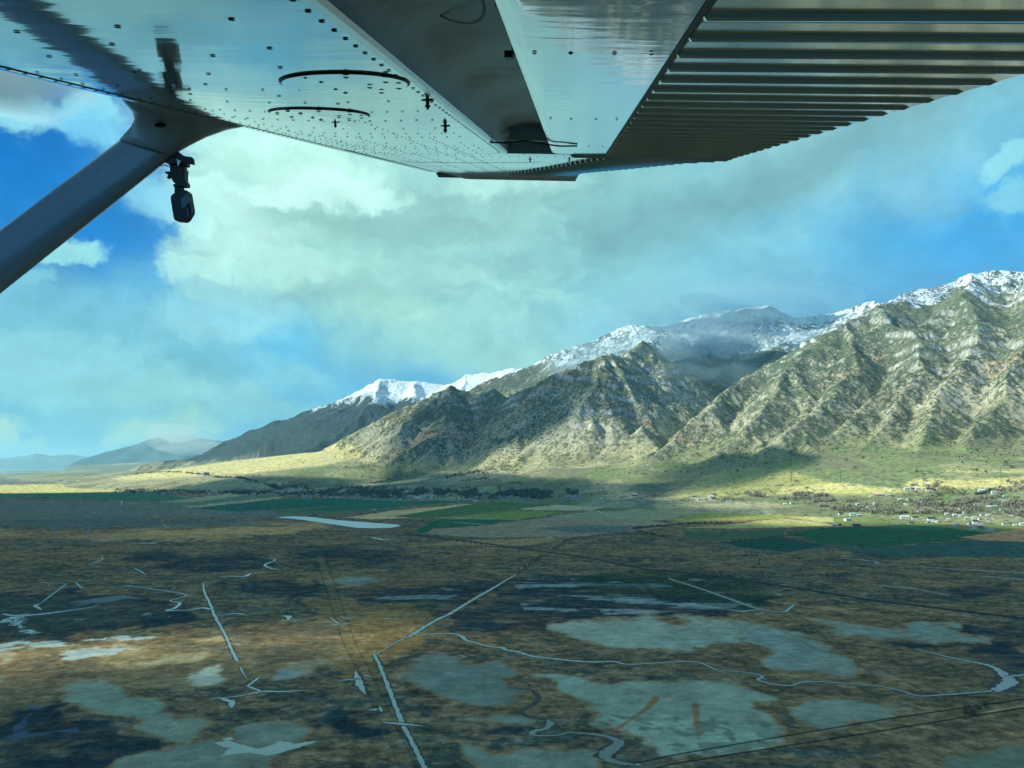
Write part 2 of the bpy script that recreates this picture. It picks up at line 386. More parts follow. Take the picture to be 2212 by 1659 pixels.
def land_mat(name, s1, s2, amp, bump, wet=False, bs=1.0):
    m = bpy.data.materials.new(name); m.use_nodes = True; t = m.node_tree; t.nodes.clear(); b = NB(t)
    at_ = b.n('ShaderNodeAttribute', attribute_name='tone')
    P = b.n('ShaderNodeTexCoord').outputs['Object']
    n1 = b.noise(P, 1/s1, 6, 0.65); n2 = b.noise(P, 1/s2, 4, 0.6)
    f = b.m('ADD', b.m('MULTIPLY_ADD', n1, amp*2, 1-amp), b.m('MULTIPLY_ADD', n2, amp*1.4, -amp*.7))
    if wet:                      # tufts, reeds and bare mud
        n3 = b.noise(P, 1/7.0, 9, .78); k = b.rng(n3, .36, .64, .50, 1.55, False); k = b.m('ADD', b.m('MULTIPLY', b.m('SUBTRACT', k, 1.0), b.rng(at_.outputs['Alpha'], 0, .4, 1.0, .28)), 1.0); f = b.m('MULTIPLY', f, k)
    else:
        n3 = b.noise(P, 1/16.0, 8, .74); f = b.m('MULTIPLY', f, b.rng(n3, .36, .64, .66, 1.38, False))
    colr = b.v('SCALE', at_.outputs['Color'], f)
    bs_ = b.n('ShaderNodeBsdfPrincipled'); b.inp(bs_.inputs['Base Color'], colr)
    if wet:
        b.inp(bs_.inputs['Roughness'], b.rng(at_.outputs['Alpha'], 0, 1, .95, .34))
        b.inp(bs_.inputs['Specular IOR Level'], b.rng(at_.outputs['Alpha'], 0, 1, .01, .5))
    else:
        bs_.inputs['Roughness'].default_value = .95; bs_.inputs['Specular IOR Level'].default_value = .1
    bp = b.n('ShaderNodeBump'); bp.inputs['Strength'].default_value = bump; bp.inputs['Distance'].default_value = bs
    b.inp(bp.inputs['Height'], n1); b.inp(bs_.inputs['Normal'], bp.outputs[0])
    o = b.n('ShaderNodeOutputMaterial'); t.links.new(bs_.outputs[0], o.inputs[0])
    return m
M_rock = land_mat('mountain_land', 45.0, 9.0, .22, .8, bs=10.0)
M_ground = land_mat('valley_land', 22.0, 3.0, .30, .35, wet=True, bs=1.0)

def normal_z(X, Y, Z):
    dXr, dXc = np.gradient(X); dYr, dYc = np.gradient(Y); dZr, dZc = np.gradient(Z)
    nx = dYr*dZc - dZr*dYc; ny = dZr*dXc - dXr*dZc; nz = dXr*dYc - dYr*dXc
    ln = np.sqrt(nx*nx+ny*ny+nz*nz)+1e-9; s = np.sign(nz)
    return nx/ln*s, ny/ln*s, np.abs(nz)/ln

def inside(px, py, poly):
    poly = np.asarray(poly, float); r = np.zeros(px.shape, bool); n = len(poly)
    for i in range(n):
        x0, y0 = poly[i]; x1, y1 = poly[(i+1) % n]
        if y0 == y1: continue
        cnd = ((y0 > py) != (y1 > py)) & (px < (x1-x0)*(py-y0)/(y1-y0) + x0); r ^= cnd
    return r
def pdist(px, py, pts, ys=1.0, closed=True):
    d = np.full(px.shape, 1e9, np.float32); n = len(pts)
    for i in range(n if closed else n-1):
        x0, y0 = pts[i]; x1, y1 = pts[(i+1) % n]; y0 *= ys; y1 *= ys
        dx, dy = x1-x0, y1-y0; LL = dx*dx+dy*dy+1e-9
        t = np.clip(((px-x0)*dx + (py*ys-y0)*dy)/LL, 0, 1)
        d = np.minimum(d, np.hypot(px-x0-t*dx, py*ys-y0-t*dy))
    return d

def land_colour(X, Y, Z, s, over, cl, nx, ny, nz):
    """real colours of the range: grass fans, tan slopes, junipers, pale limestone, snow, timber"""
    px, py = proj(X, Y, Z)
    n1 = fbm(X/500, Y/500, 4, 101); n2 = fbm(X/120, Y/120, 4, 111); n3 = fbm(X/22, Y/22, 3, 121, .6); n4 = fbm(X/9, Y/9, 2, 131, .6)
    grass = np.array([.20, .235, .105]); tan = np.array([.38, .345, .20]); dry = np.array([.47, .38, .15])
    c = np.zeros(X.shape + (3,)) + tan
    c = mixc(c, grass, sstep(.42, .60, n1*.6 + n2*.4 + .09*sstep(900, 1700, px)*sstep(900, 960, py)))
    c = mixc(c, [.20, .185, .115], sstep(.50, .62, n2)*.7)
    # bright dry grass patches
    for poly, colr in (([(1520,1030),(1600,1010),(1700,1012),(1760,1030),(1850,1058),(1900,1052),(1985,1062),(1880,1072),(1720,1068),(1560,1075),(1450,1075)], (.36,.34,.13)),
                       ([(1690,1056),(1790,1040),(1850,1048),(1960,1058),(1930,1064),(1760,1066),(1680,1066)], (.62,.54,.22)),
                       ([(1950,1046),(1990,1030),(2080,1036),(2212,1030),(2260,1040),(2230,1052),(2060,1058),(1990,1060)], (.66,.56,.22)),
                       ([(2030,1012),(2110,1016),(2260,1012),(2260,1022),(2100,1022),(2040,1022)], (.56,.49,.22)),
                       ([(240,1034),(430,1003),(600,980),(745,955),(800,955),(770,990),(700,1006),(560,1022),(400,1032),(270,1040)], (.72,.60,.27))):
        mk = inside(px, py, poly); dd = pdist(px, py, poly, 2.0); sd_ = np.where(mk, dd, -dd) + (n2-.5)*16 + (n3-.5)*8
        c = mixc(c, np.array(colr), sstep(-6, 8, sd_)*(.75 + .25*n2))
    # slopes of rock
    r = sstep(10, 90, over + (n2-.5)*70)
    rk = mixc(np.zeros(X.shape+(3,)) + np.array([.255, .238, .165]), [.21, .195, .125], sstep(.4, .6, n2))
    rk = mixc(rk, [.30, .20, .125], sstep(.60, .72, fbm(X/260, Y/260, 3, 141))*.7)
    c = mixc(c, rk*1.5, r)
    steep = sstep(.72, .60, nz + (n3-.5)*.16 + .04 - cl*.06)
    stone = mixc(np.zeros(X.shape+(3,)) + np.array([.44, .45, .41]), [.58, .59, .54], sstep(.5, .7, n3))
    stone = mixc(stone, [.34, .34, .30], sstep(.52, .36, n3))
    c = mixc(c, stone, steep*r*.85)
    # junipers and mahogany: dark speckle that thickens upward and on slopes turned away from the sun
    dens = .39 + .26*sstep(40, 350, over) + .42*(n1-.5)*2 + .30*(n2-.5)*2 + .10*sstep(-.1, .5, nx)
    dens = dens*sstep(5, 60, over + (n2-.5)*60)
    tree = sstep(.60, .66, n4*.55 + n3*.45 + dens*.34 - .02)
    c = mixc(c, [.085, .110, .072], tree*sstep(.45, .62, nz)*.92)
    # snow above, broken by timber and rock
    sl = 915 + (n1-.5)*260 + (n2-.5)*150 - 60*sstep(6000, 9000, Y) + 90*(nx < -.1) + 130*sstep(4700, 4000, Y) + 120*sstep(1940, 1860, px)*(Y < 5300) + 230*sstep(.44, .54, n2)*(Y < 5300)
    sn = sstep(-35, 45, Z - sl)
    sn = sn*sstep(.35, .55, nz + (n3-.5)*.25)
    timber = sstep(.515 - .03*0, .555, n4*.45 + n3*.40 + n2*.25 - .0 - .10*sstep(150, 500, Z - sl))*(Y < 8000)
    snowc = mixc(np.zeros(X.shape+(3,)) + np.array([.64, .70, .72]), [.05, .07, .06], timber*.95)
    c = mixc(c, snowc, sn)
    # dark timber belt just below the snow on the ridges behind
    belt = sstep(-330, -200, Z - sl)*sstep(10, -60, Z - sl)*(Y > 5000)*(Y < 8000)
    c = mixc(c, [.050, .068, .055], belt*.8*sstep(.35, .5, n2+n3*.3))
    c = mixc(c, [.022, .038, .048], (Y > 7400)*(1-sn)*.95*sstep(130, 220, Z+(n2-.5)*100))  # far left mountain: dark timber, with cloud shade put into its colour
    return c, px, py

# the range: one sheet of polar cells, finer near the aeroplane
A0, A1, NA = math.radians(-35.5), math.radians(46), 1250
rr = np.exp(np.linspace(math.log(1500), math.log(11400), 1050))
aa = np.linspace(A0, A1, NA)
RR, AA = np.meshgrid(rr, aa, indexing='ij'); TX = RR*np.sin(AA); TY = RR*np.cos(AA)
TZ, ts, tover, tcl = terrain(TX, TY)
TZ = np.where(TZ < 1.2, -3 + 0.0*TZ, TZ - 3*sstep(9, 1, TZ))
nx_, ny_, nz_ = normal_z(TX, TY, TZ)
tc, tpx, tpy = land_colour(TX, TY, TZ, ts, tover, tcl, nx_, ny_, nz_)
# ------------------------------------------------------------------ valley floor
def z1(*p): return [(x*.3717, 1042+y*.3717) for x, y in p]
def z2(*p): return [(713+x*.3717, 1042+y*.3717) for x, y in p]
def z3(*p): return [(1444+x*.3717, 1042+y*.3717) for x, y in p]
AMB = np.array([.25, .37, .41])        # light of the overcast sky on shaded ground, used to turn seen tones into real colours
def real(c): return np.clip(lin(np.asarray(c, float)*.86)/AMB, .004, .75)
_f = [12.0, 24.0, 60.0, 130.0, 200.0]
vv = np.concatenate([np.linspace(739.6*120/290, 8, 560), np.geomspace(8, .9, 50)[1:]])   # rows even in the picture's scale, nearest first
rg = np.concatenate([_f, 739.6*120/vv])
ag = np.concatenate([np.linspace(-PI, math.radians(-44), 60)[:-1], np.linspace(math.radians(-44), math.radians(44), 1300), np.linspace(math.radians(44), PI, 60)[1:]])
RG, AG = np.meshgrid(rg, ag, indexing='ij'); VX = RG*np.sin(AG); VY = RG*np.cos(AG)
front = VY > 20
WX = VX + (fbm(VX/110, VY/110, 3, 901)-.5)*38 + (fbm(VX/28, VY/28, 3, 905)-.5)*22 + (fbm(VX/8, VY/8, 3, 907)-.5)*7
WY = VY + (fbm(VX/110, VY/110, 3, 911)-.5)*46 + (fbm(VX/28, VY/28, 3, 915)-.5)*22 + (fbm(VX/8, VY/8, 3, 917)-.5)*7
px, py = proj(VX, np.where(front, VY, 20), 0*VX); px = np.where(front, px, -9999); py = np.where(front, py, 9999)
qx_, qy_ = proj(WX, np.where(front, np.maximum(WY, 30), 20), 0*VX); qx_ = np.where(front, qx_, -9999); qy_ = np.where(front, qy_, 9999)
m1 = fbm(VX/900, VY/900, 4, 201); m2 = fbm(VX/260, VY/260, 5, 211); m3 = fbm(VX/70, VY/70, 5, 221); m4 = fbm(VX/18, VY/18, 4, 231)
m5 = fbm((VX + VY*.2)/160, VY/160, 5, 241, .6)
olive = real((74, 80, 68)); slate = real((58, 80, 78)); brown = real((80, 78, 62)); dark = real((27, 46, 54)); tanb = np.array([.31, .225, .125])
pan = real((92, 126, 126)); wetp = real((120, 160, 160))
g = np.zeros(VX.shape+(3,)) + real((70, 80, 70))
g = mixc(g, olive, sstep(.42, .58, m2)); g = mixc(g, slate, sstep(.50, .62, m5)*.8)
g = mixc(g, brown, sstep(.48, .60, m3)*.8); g = mixc(g, real((90,86,66)), sstep(.52, .60, fbm(VX/45, VY/30, 5, 255, .62))*.6); g = mixc(g, real((44,54,46)), sstep(.54,.62,fbm(VX/60, VY/30, 5, 257, .65))*.75); g = mixc(g, real((48, 66, 58)), sstep(.56, .68, fbm(VX/140, VY/110, 5, 251, .6))*.7)
wetm = np.zeros(VX.shape)
for sx, sy, sd_, thr, cc, op in ((240,170,301,.53,(52,74,76),.7),(120,70,302,.55,(38,58,62),.75),(120,80,303,.57,(98,94,72),.7),(55,34,304,.55,(44,58,52),.75),(48,30,305,.57,(104,100,76),.65),
        (26,16,306,.56,(38,50,50),.7),(24,14,307,.58,(106,100,74),.6),(12,8,308,.57,(40,50,46),.65),(11,7,309,.59,(112,106,82),.6),(5.5,4,310,.58,(36,46,42),.6),(5,3.6,311,.60,(112,108,86),.5)):
    q = fbm(VX/sx + .3*m3*3, VY/sy, 5, sd_, .58); g = mixc(g, real(cc), sstep(thr-.01, thr+.045, q)*op*(.85 if sx > 60 else .62))
def paint(poly, colr, soft=4.0, rag=10.0, op=1.0, wet=None, ys=2.2, fringe=None, n=None):
    global g, wetm
    PX_, PY_ = (qx_, qy_) if soft > 1 else (px, py)
    xs = [p[0] for p in poly]; yy = [p[1] for p in poly]; mg = 30 + soft + rag + (fringe[1] if fringe else 0)
    sel = (PX_ > min(xs)-mg) & (PX_ < max(xs)+mg) & (PY_ > min(yy)-mg) & (PY_ < max(yy)+mg)
    if not sel.any(): return
    X_, Y_ = PX_[sel], PY_[sel]
    d = pdist(X_, Y_, poly, ys); d = np.where(inside(X_, Y_, poly), d, -d)
    nn = (m3[sel]-.5)*1.6 + (m4[sel]-.5)*1.1 + (m2[sel]-.5)*1.0 + (m5[sel]-.5)*1.0
    d = d + nn*rag*1.7
    if fringe:
        f = sstep(-fringe[1], -fringe[1]*.3, d); g[sel] = mixc(g[sel], fringe[0], f*.8)
    m = sstep(-soft, soft, d)*op
    if n is not None: m = m*n[sel]
    g[sel] = mixc(g[sel], colr, m)
    if wet is not None: wetm[sel] = np.maximum(wetm[sel], m*wet)
def stroke(pts, w, colr, op=1.0, soft=.8, ys=1.6, wet=None, jig=0.0):
    global g
    xs = [p[0] for p in pts]; yy = [p[1] for p in pts]; mg = 12+w
    sel = (px > min(xs)-mg) & (px < max(xs)+mg) & (py > min(yy)-mg) & (py < max(yy)+mg)
    if not sel.any(): return
    d = pdist(px[sel], py[sel], pts, ys, False) + (m4[sel]-.5)*jig
    g[sel] = mixc(g[sel], colr, sstep(w/2+soft, w/2-soft, d)*op)
# far plain bands, the cloud shade out there put into the colour
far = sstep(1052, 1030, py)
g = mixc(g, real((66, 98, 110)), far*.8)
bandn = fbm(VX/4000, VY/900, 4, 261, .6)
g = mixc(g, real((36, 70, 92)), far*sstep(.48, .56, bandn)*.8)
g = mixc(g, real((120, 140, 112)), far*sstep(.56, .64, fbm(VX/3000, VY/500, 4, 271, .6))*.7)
paint([(-60,1050),(150,1045),(255,1045),(330,1062),(250,1066),(60,1066),(-60,1064)], real((118,134,96)), 3, 5)
paint([(-60,1068),(140,1064),(330,1062),(400,1076),(480,1084),(330,1088),(170,1078),(-60,1074)], real((44,86,72)), 2, 4)
paint([(-60,1078),(200,1080),(480,1086),(600,1105),(620,1116),(300,1122),(-60,1124)], real((74,88,84)), 3, 6)
paint([(-60,1122),(300,1118),(560,1128),(600,1136),(200,1140),(-60,1136)], real((58,80,84)), 3, 12, .7)
paint([(-60,1136),(300,1132),(660,1126),(720,1134),(560,1156),(200,1170),(-60,1174)], real((118,114,80)), 5, 20, .75, n=sstep(.36,.52,m2))
paint([(300,1150),(620,1134),(740,1136),(600,1152)], real((128,114,82)), 4, 12, .7)
# dark reed beds
for q in ([(280,1198),(400,1196),(520,1198),(540,1216),(500,1236),(420,1236),(380,1222),(285,1208)],
          [(500,1262),(600,1256),(700,1264),(730,1290),(690,1320),(640,1320),(600,1300),(500,1296)],
          [(640,1180),(760,1180),(900,1200),(800,1212),(650,1210)],
          [(-40,1290),(200,1280),(360,1300),(420,1340),(330,1372),(150,1395),(-40,1400)],
          [(735,1275),(960,1262),(1105,1250),(1000,1310),(930,1340),(840,1320),(740,1310)],
          [(960,1330),(1060,1290),(1160,1245),(1300,1244),(1640,1262),(1690,1310),(1560,1345),(1300,1338),(1120,1352),(1000,1352)],
          [(1820,1180),(1900,1176),(1990,1200),(1880,1218)], [(1900,1255),(2150,1262),(2212,1280),(2060,1300),(1900,1275)],
          [(2060,1350),(2212,1345),(2260,1450),(2160,1440),(2040,1400),(1920,1400),(1960,1372)],
          [(-40,1545),(60,1530),(150,1560),(240,1610),(330,1640),(300,1700),(-40,1700)],
          [(740,1545),(800,1540),(850,1585),(800,1600),(745,1580)],[(1010,1570),(1060,1562),(1140,1580),(1050,1592)]):
    paint(q, dark, 12, 34, 1.0, n=(.50 + .50*sstep(.38, .52, fbm(VX/80, VY/30, 5, 295, .62)))*(.72 + .28*sstep(.40, .52, fbm(VX/14, VY/9, 4, 297, .62))))
paint([(-40,1300),(200,1290),(380,1320),(300,1360),(-40,1390)], real((48,66,64)), 6, 20, .5)
paint([(1100,1262),(1640,1270),(1660,1300),(1500,1330),(1150,1330)], real((92,118,124)), 3, 26, .85, n=sstep(.54,.62,fbm(VX/90, VY/22, 4, 281, .6)))
paint([(760,1285),(960,1275),(940,1310),(780,1320)], real((84,112,116)), 3, 22, .8, n=sstep(.52,.60,fbm(VX/90, VY/22, 4, 283, .6)))
paint([(1250,1240),(1500,1232),(1680,1260),(1660,1340),(1500,1290),(1300,1290)], real((26,52,40)), 5, 24, .55)
# fields
for poly, colr in (
 ([(413,1099),(606,1078),(785,1077),(877,1076),(877,1088),(700,1094),(606,1100),(517,1106)], (24,76,64)),
 ([(344,1084),(496,1067),(540,1069),(420,1085)], (106,120,98)), ([(398,1094),(606,1073),(609,1077),(413,1097)], (108,122,98)),
 ([(420,1085),(540,1069),(606,1072),(398,1093),(344,1085)], (66,92,80)),
 ([(606,1101),(877,1088),(877,1096),(720,1112),(600,1112)], (56,84,68)),
 ([(713,1092),(900,1082),(1029,1079),(980,1086),(780,1102),(640,1104)], (30,80,64)),
 ([(750,1118),(840,1104),(1010,1088),(1029,1090),(922,1108),(843,1116),(912,1119),(800,1122)], (140,134,102)),
 ([(843,1116),(1029,1088),(1196,1083),(1226,1085),(1122,1097),(1085,1102),(973,1116),(936,1118)], (48,84,58)),
 ([(973,1116),(1100,1103),(1226,1106),(1160,1116),(1118,1121),(943,1119)], (78,104,62)),
 ([(891,1150),(943,1122),(1118,1122),(1047,1134),(930,1152)], (26,74,58)),
 ([(936,1143),(1060,1134),(1130,1124),(1190,1117),(1400,1122),(1450,1134),(1400,1146),(1230,1160),(1000,1160),(915,1152)], (96,102,90)),
 ([(1160,1141),(1250,1134),(1380,1136),(1340,1150),(1230,1151)], (68,84,88)),
 ([(900,1176),(1000,1168),(1190,1160),(1215,1165),(1160,1176),(1040,1180)], (104,100,74)),
 ([(1697,1150),(1779,1140),(2001,1132),(2132,1150),(2076,1165),(1890,1182),(1779,1176)], (28,72,56)),
 ([(1567,1172),(1686,1160),(1790,1179),(1697,1193),(1593,1181)], (24,62,58)),
 ([(1480,1146),(1567,1150),(1700,1142),(1690,1158),(1560,1168),(1480,1160)], (50,78,62)),
 ([(1790,1182),(1890,1184),(2076,1168),(2260,1170),(2260,1205),(1900,1200)], (40,72,68)),
 ([(2076,1161),(2150,1150),(2212,1142),(2260,1140),(2260,1170),(2132,1168)], (128,110,82)),
 ): paint(poly, real(colr), .8, 1.6)
for poly, colr in (   # fields that lie in the sun
 ([(1114,1101),(1252,1084),(1363,1083),(1278,1103)], (.50,.44,.26)), ([(1278,1103),(1375,1086),(1438,1086),(1341,1104)], (.16,.20,.08)),
 ([(1341,1104),(1438,1086),(1500,1082),(1640,1090),(1560,1100),(1490,1112),(1360,1114)], (.36,.33,.19)),
 ([(1190,1116),(1278,1104),(1400,1105),(1490,1111),(1440,1124),(1300,1120)], (.34,.32,.20)),
 ([(1490,1112),(1600,1099),(1800,1104),(1760,1116),(1620,1122),(1481,1128),(1440,1124)], (.26,.29,.10)),
 ([(1600,1098),(1690,1091),(1800,1096),(1760,1104),(1640,1103)], (.14,.18,.07)),
 ([(1567,1134),(1686,1120),(1779,1128),(1800,1134),(1704,1139),(1567,1142),(1481,1140)], (.40,.38,.16)),
 ([(1700,1118),(1790,1112),(1900,1130),(1779,1128)], (.52,.46,.22)),
 ([(1800,1108),(2000,1112),(2230,1125),(2212,1140),(2130,1150),(2000,1134),(1800,1134)], (.20,.24,.10)),
 ([(2000,1124),(2080,1122),(2130,1134),(2080,1138)], (.26,.23,.13)),
 ([(1700,1070),(2260,1075),(2260,1115),(1900,1110),(1640,1096),(1500,1082),(1440,1070)], (.24,.27,.12)),
 ): paint(poly, np.array(colr), .8, 1.8)
# burnt-orange marsh grass, partly in open light
paint([(-40,1400),(180,1392),(330,1372),(430,1366),(540,1346),(700,1340),(770,1360),(760,1440),(640,1462),(560,1470),(530,1486),(420,1494),(300,1496),(150,1480),(90,1520),(30,1545),(-40,1550)], tanb, 8, 30, .9, n=.35+.65*sstep(.38,.56,m3*.5+m2*.5))
paint([(230,1395),(330,1385),(420,1400),(400,1440),(300,1460),(180,1440)], np.array([.44, .32, .165]), 8, 26, .7, n=sstep(.42,.56,m3))
paint([(700,1355),(820,1330),(870,1350),(840,1400),(760,1410)], real((100,92,66)), 10, 22, .6)
paint([(620,1280),(760,1290),(960,1330),(880,1368),(820,1420),(800,1480),(740,1440)], real((104,98,66)), 6, 26, .5)
# salt pans and shallow pools
FR = (real((98, 86, 54)), 15)
for poly, colr, wet in (
 (z1((330,1190),(450,1180),(620,1230),(900,1245),(970,1290),(1010,1370),(1100,1410),(1250,1440),(1170,1500),(1000,1560),(760,1540),(740,1480),(780,1400),(560,1400),(480,1340),(350,1300)), (88,122,120), .5),
 ([(240,1664),(300,1640),(440,1612),(560,1588),(700,1575),(720,1600),(640,1630),(660,1700),(230,1700)], (80,110,112), .5),
 (z1((900,1020),(1000,1005),(1150,1040),(1100,1085),(880,1095)), (124,142,124), .3),
 (z1((1205,1120),(1270,1110),(1330,1140),(1375,1165),(1300,1197),(1240,1190)), (164,188,166), .5),
 (z1((1650,1130),(1730,1100),(1880,1110),(1760,1160),(1680,1172)), (88,116,126), .5),
 (z1((1060,905),(1240,905),(1230,938),(1080,930)), (120,138,124), .3),
 (z1((-40,1010),(50,1020),(20,1100),(-40,1100)), (110,136,130), .4), (z1((-40,1160),(90,1165),(60,1200),(-40,1205)), (110,136,128), .4),
 ([(1193,1350),(1240,1340),(1480,1338),(1600,1345),(1640,1360),(1590,1385),(1500,1392),(1330,1390),(1260,1375)], (94,128,130), .4),
 ([(1645,1354),(1704,1376),(1778,1399),(1849,1436),(1853,1451),(1778,1451),(1682,1447),(1630,1432),(1674,1406),(1652,1388),(1604,1373)], (86,118,122), .4),
 ([(1752,1336),(1853,1347),(1927,1354),(1994,1343),(2054,1347),(2061,1362),(2039,1365),(2113,1382),(2001,1378),(1923,1365),(1894,1373),(1845,1362),(1778,1350)], (88,122,124), .4),
 ([(1160,1462),(1230,1470),(1345,1465),(1450,1458),(1520,1462),(1593,1484),(1641,1499),(1637,1525),(1667,1562),(1667,1588),(1593,1600),(1518,1607),(1444,1611),(1400,1605),(1363,1577),(1345,1560),(1308,1562),(1270,1544),(1241,1518),(1189,1488)], (98,134,134), .45),
 ([(951,1432),(1010,1429),(1085,1429),(1118,1447),(1092,1473),(1107,1495),(1140,1510),(1114,1518),(1047,1510),(995,1503),(936,1484)], (76,104,108), .4),
 ([(1018,1544),(1047,1531),(1103,1533),(1144,1559),(1103,1566),(1047,1559)], (88,122,124), .45),
 ([(981,1626),(1010,1603),(1103,1622),(1178,1607),(1285,1607),(1282,1637),(1215,1652),(1085,1700),(1000,1690)], (86,120,122), .45),
 ([(1700,1536),(1726,1507),(1816,1503),(1883,1495),(1927,1518),(1975,1529),(1909,1548),(1838,1555),(1778,1573),(1741,1570)], (92,126,128), .45),
 ([(1850,1700),(1900,1655),(2001,1630),(2100,1596),(2260,1586),(2260,1720)], (70,104,104), .45),
 ([(620,1440),(700,1426),(740,1440),(680,1454)], (96,112,104), .3), ([(700,1250),(760,1246),(800,1256),(730,1262)], (80,106,108), .3),
 ): paint(poly, real(colr)*np.array([.88, .80, .72]), 17, 15, .72, wet, fringe=FR); paint([(q[0], q[1]) for q in poly], real(colr)*np.array([1.06, .98, .88]), 12, 22, .75, wet, n=.35+.65*sstep(.36,.56,m3*.5+m2*.5))
dots = sstep(.60, .66, fbm(VX/7, VY/7, 2, 291))*sstep(.48, .58, m3)
paint([(1240,1520),(1600,1505),(1670,1600),(1440,1611),(1300,1570)], real((70,92,84)), 5, 15, .8, n=dots)
for q, w in ((z2((1900,1255),(1860,1300),(1760,1370),(1690,1420),(1640,1450)), 9), (z2((1890,1260),(1850,1300)), 13), (z3((158,1300),(160,1340),(165,1410)), 14), (z3((165,1400),(178,1460),(172,1540)), 4),
             (z3((600,1315),(660,1390),(720,1470)), 6), (z1((480,1320),(600,1330)), 4)):
    stroke(q, w, real((98, 86, 56)), .9, 3, 1.2, jig=8)
stroke(z3((605,1315),(640,1360),(700,1440),(722,1475)), 2, real((40,50,44)), .8, 1)
# streaks of standing water in the dark bed at the left
stn = sstep(.54, .575, fbm(VX/34, VY/20, 5, 301, .66))
for q in (z1((-60,940),(220,925),(330,900),(480,960),(760,900),(960,850),(900,920),(640,1010),(300,1050),(180,1045),(-60,985)), z1((80,800),(260,840),(300,900),(120,930),(60,880)),
          z1((520,830),(650,800),(680,830),(540,870)), z1((800,790),(980,790),(920,820),(800,815)), z1((1050,800),(1150,810),(1120,845)), z1((1560,830),(1660,850),(1590,885)),
          z1((1700,1000),(1820,985),(1920,1010),(1800,1055)), z1((480,900),(880,870),(900,900),(500,960))):
    paint(q, real((112, 144, 148)), 3, 26, .85, .8, n=stn)
paint(z1((400,690),(560,675),(780,665),(640,700),(460,720)), real((74,100,108)), 4, 14, .7, .4)
paint(z1((60,1380),(120,1320),(110,1420),(340,1470),(280,1520),(60,1480)), real((40,66,96)), 5, 24, .7, .5, n=sstep(.46,.56,m3))
# banks, tracks, drains
DK = real((20, 34, 36))
for q, w, cc, op in (
 (z3((-220,1640),(0,1590),(400,1520),(700,1470),(1000,1420),(1300,1370),(1650,1320),(2200,1240)), 4.5, DK, 1.),
 (z3((-100,1668),(0,1640),(600,1545),(1200,1450),(1750,1360),(2200,1290)), 4.5, DK, 1.),
 (z3((0,1615),(700,1507),(1300,1408),(1700,1340)), 3, real((84,90,70)), .5),
 (z3((1820,1340),(2200,1275)), 4, real((118,122,92)), .6),
 (z3((740,770),(900,850),(1200,960),(1500,1080),(1880,1190)), 2.2, real((50,62,52)), .7),
 (z3((640,850),(860,970),(1100,1020),(1300,1110),(1510,1230)), 2.5, real((46,58,56)), .6),
 (z3((550,830),(430,910),(370,1000),(230,1045)), 2, real((60,74,70)), .6),
 (z3((1500,1230),(1640,1300),(1850,1380),(1920,1400)), 3, DK, .6),
 (z2((430,300),(860,350),(1200,400),(1450,430),(1700,480),(1850,510),(2066,530)), 2.2, real((46,56,56)), .5),
 ([(236,1080),(330,1095),(420,1112),(560,1125),(700,1140),(873,1153)], 1.6, real((96,104,92)), .5),
 (z2((600,810),(380,800),(120,825),(-300,815)), 1.6, DK, .5), (z2((560,1000),(660,1000),(1000,965)), 2, DK, .5), (z2((0,1350),(240,1330)), 2.5, DK, .7),
 (z2((1380,330),(1290,410),(1230,430),(1140,500),(1070,545)), 2.6, real((56,52,50)), .9),
 (z2((1360,340),(1500,325),(1700,290),(1760,270)), 3, real((58,60,56)), .8),
 (z2((1760,270),(2066,240),(2400,235)), 4, real((34,46,46)), .85), (z2((1780,280),(1900,310),(2066,345),(2300,380)), 3, real((34,50,44)), .8),
 (z3((330,352),(650,313),(900,300)), 2.4, real((30,44,44)), .7), (z3((0,330),(330,375),(680,405),(900,430)), 1.2, real((90,100,88)), .6),
 (z3((240,450),(300,550)), 1.4, real((110,118,100)), .6), (z3((640,415),(440,430),(240,447)), 1.2, DK, .5),
 (z3((0,555),(200,620),(560,740)), 2.4, real((104,116,104)), .7), (z3((200,610),(300,560)), 1.5, real((84,94,84)), .5),
 (z3((1230,600),(1420,615),(1620,655)), 5, real((104,120,104)), .6),
 ): stroke(q, w, cc, op)
for dx in (0, 22):      # twin wheel tracks of the old embankment
    stroke([(682+dx,1205),(700+dx*1.05,1262),(722+dx*1.1,1330),(742+dx*1.15,1390),(774+dx*1.2,1450),(806+dx*1.25,1520),(836+dx*1.4,1590),(868+dx*1.7,1668)], 1.7, real((40,50,44)), .95)
stroke([(692,1205),(712,1262),(735,1330),(755,1390),(788,1450),(822,1520),(856,1590),(896,1680)], 13, real((92,94,68)), .35, 3)
# roads of the farm country (sheets of gravel, painted thin)
for q, w in ((z2((380,105),(560,100),(1000,108),(1300,110),(1500,112),(2066,110)), 1.6), (z3((-60,108),(200,118),(600,130),(900,150),(1110,178)), 2.0),
             (z3((1100,178),(1480,190),(1620,208),(1800,222),(2200,232)), 3.4), (z2((-900,85),(-500,60),(-100,80),(380,105)), 1.2),
             (z3((650,210),(900,248),(760,228)), 2.0), (z2((612,206),(800,208),(1110,215)), 1.6), (z2((720,231),(900,245)), 1.4)):
    stroke(q, w, np.array([.50, .47, .36]), .85, .7)
gz = np.zeros(VX.shape)

g = g*np.array([1.14, 1.08, .96])*(.74 + .52*m4)[..., None]*(.70 + .60*fbm(VX/9, VY/5, 3, 921, .65))[..., None]
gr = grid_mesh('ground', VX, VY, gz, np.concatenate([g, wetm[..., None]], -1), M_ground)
gr['kind'] = 'structure'
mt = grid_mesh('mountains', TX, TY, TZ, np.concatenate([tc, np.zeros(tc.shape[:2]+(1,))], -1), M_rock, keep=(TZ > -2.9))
mt['kind'] = 'structure'

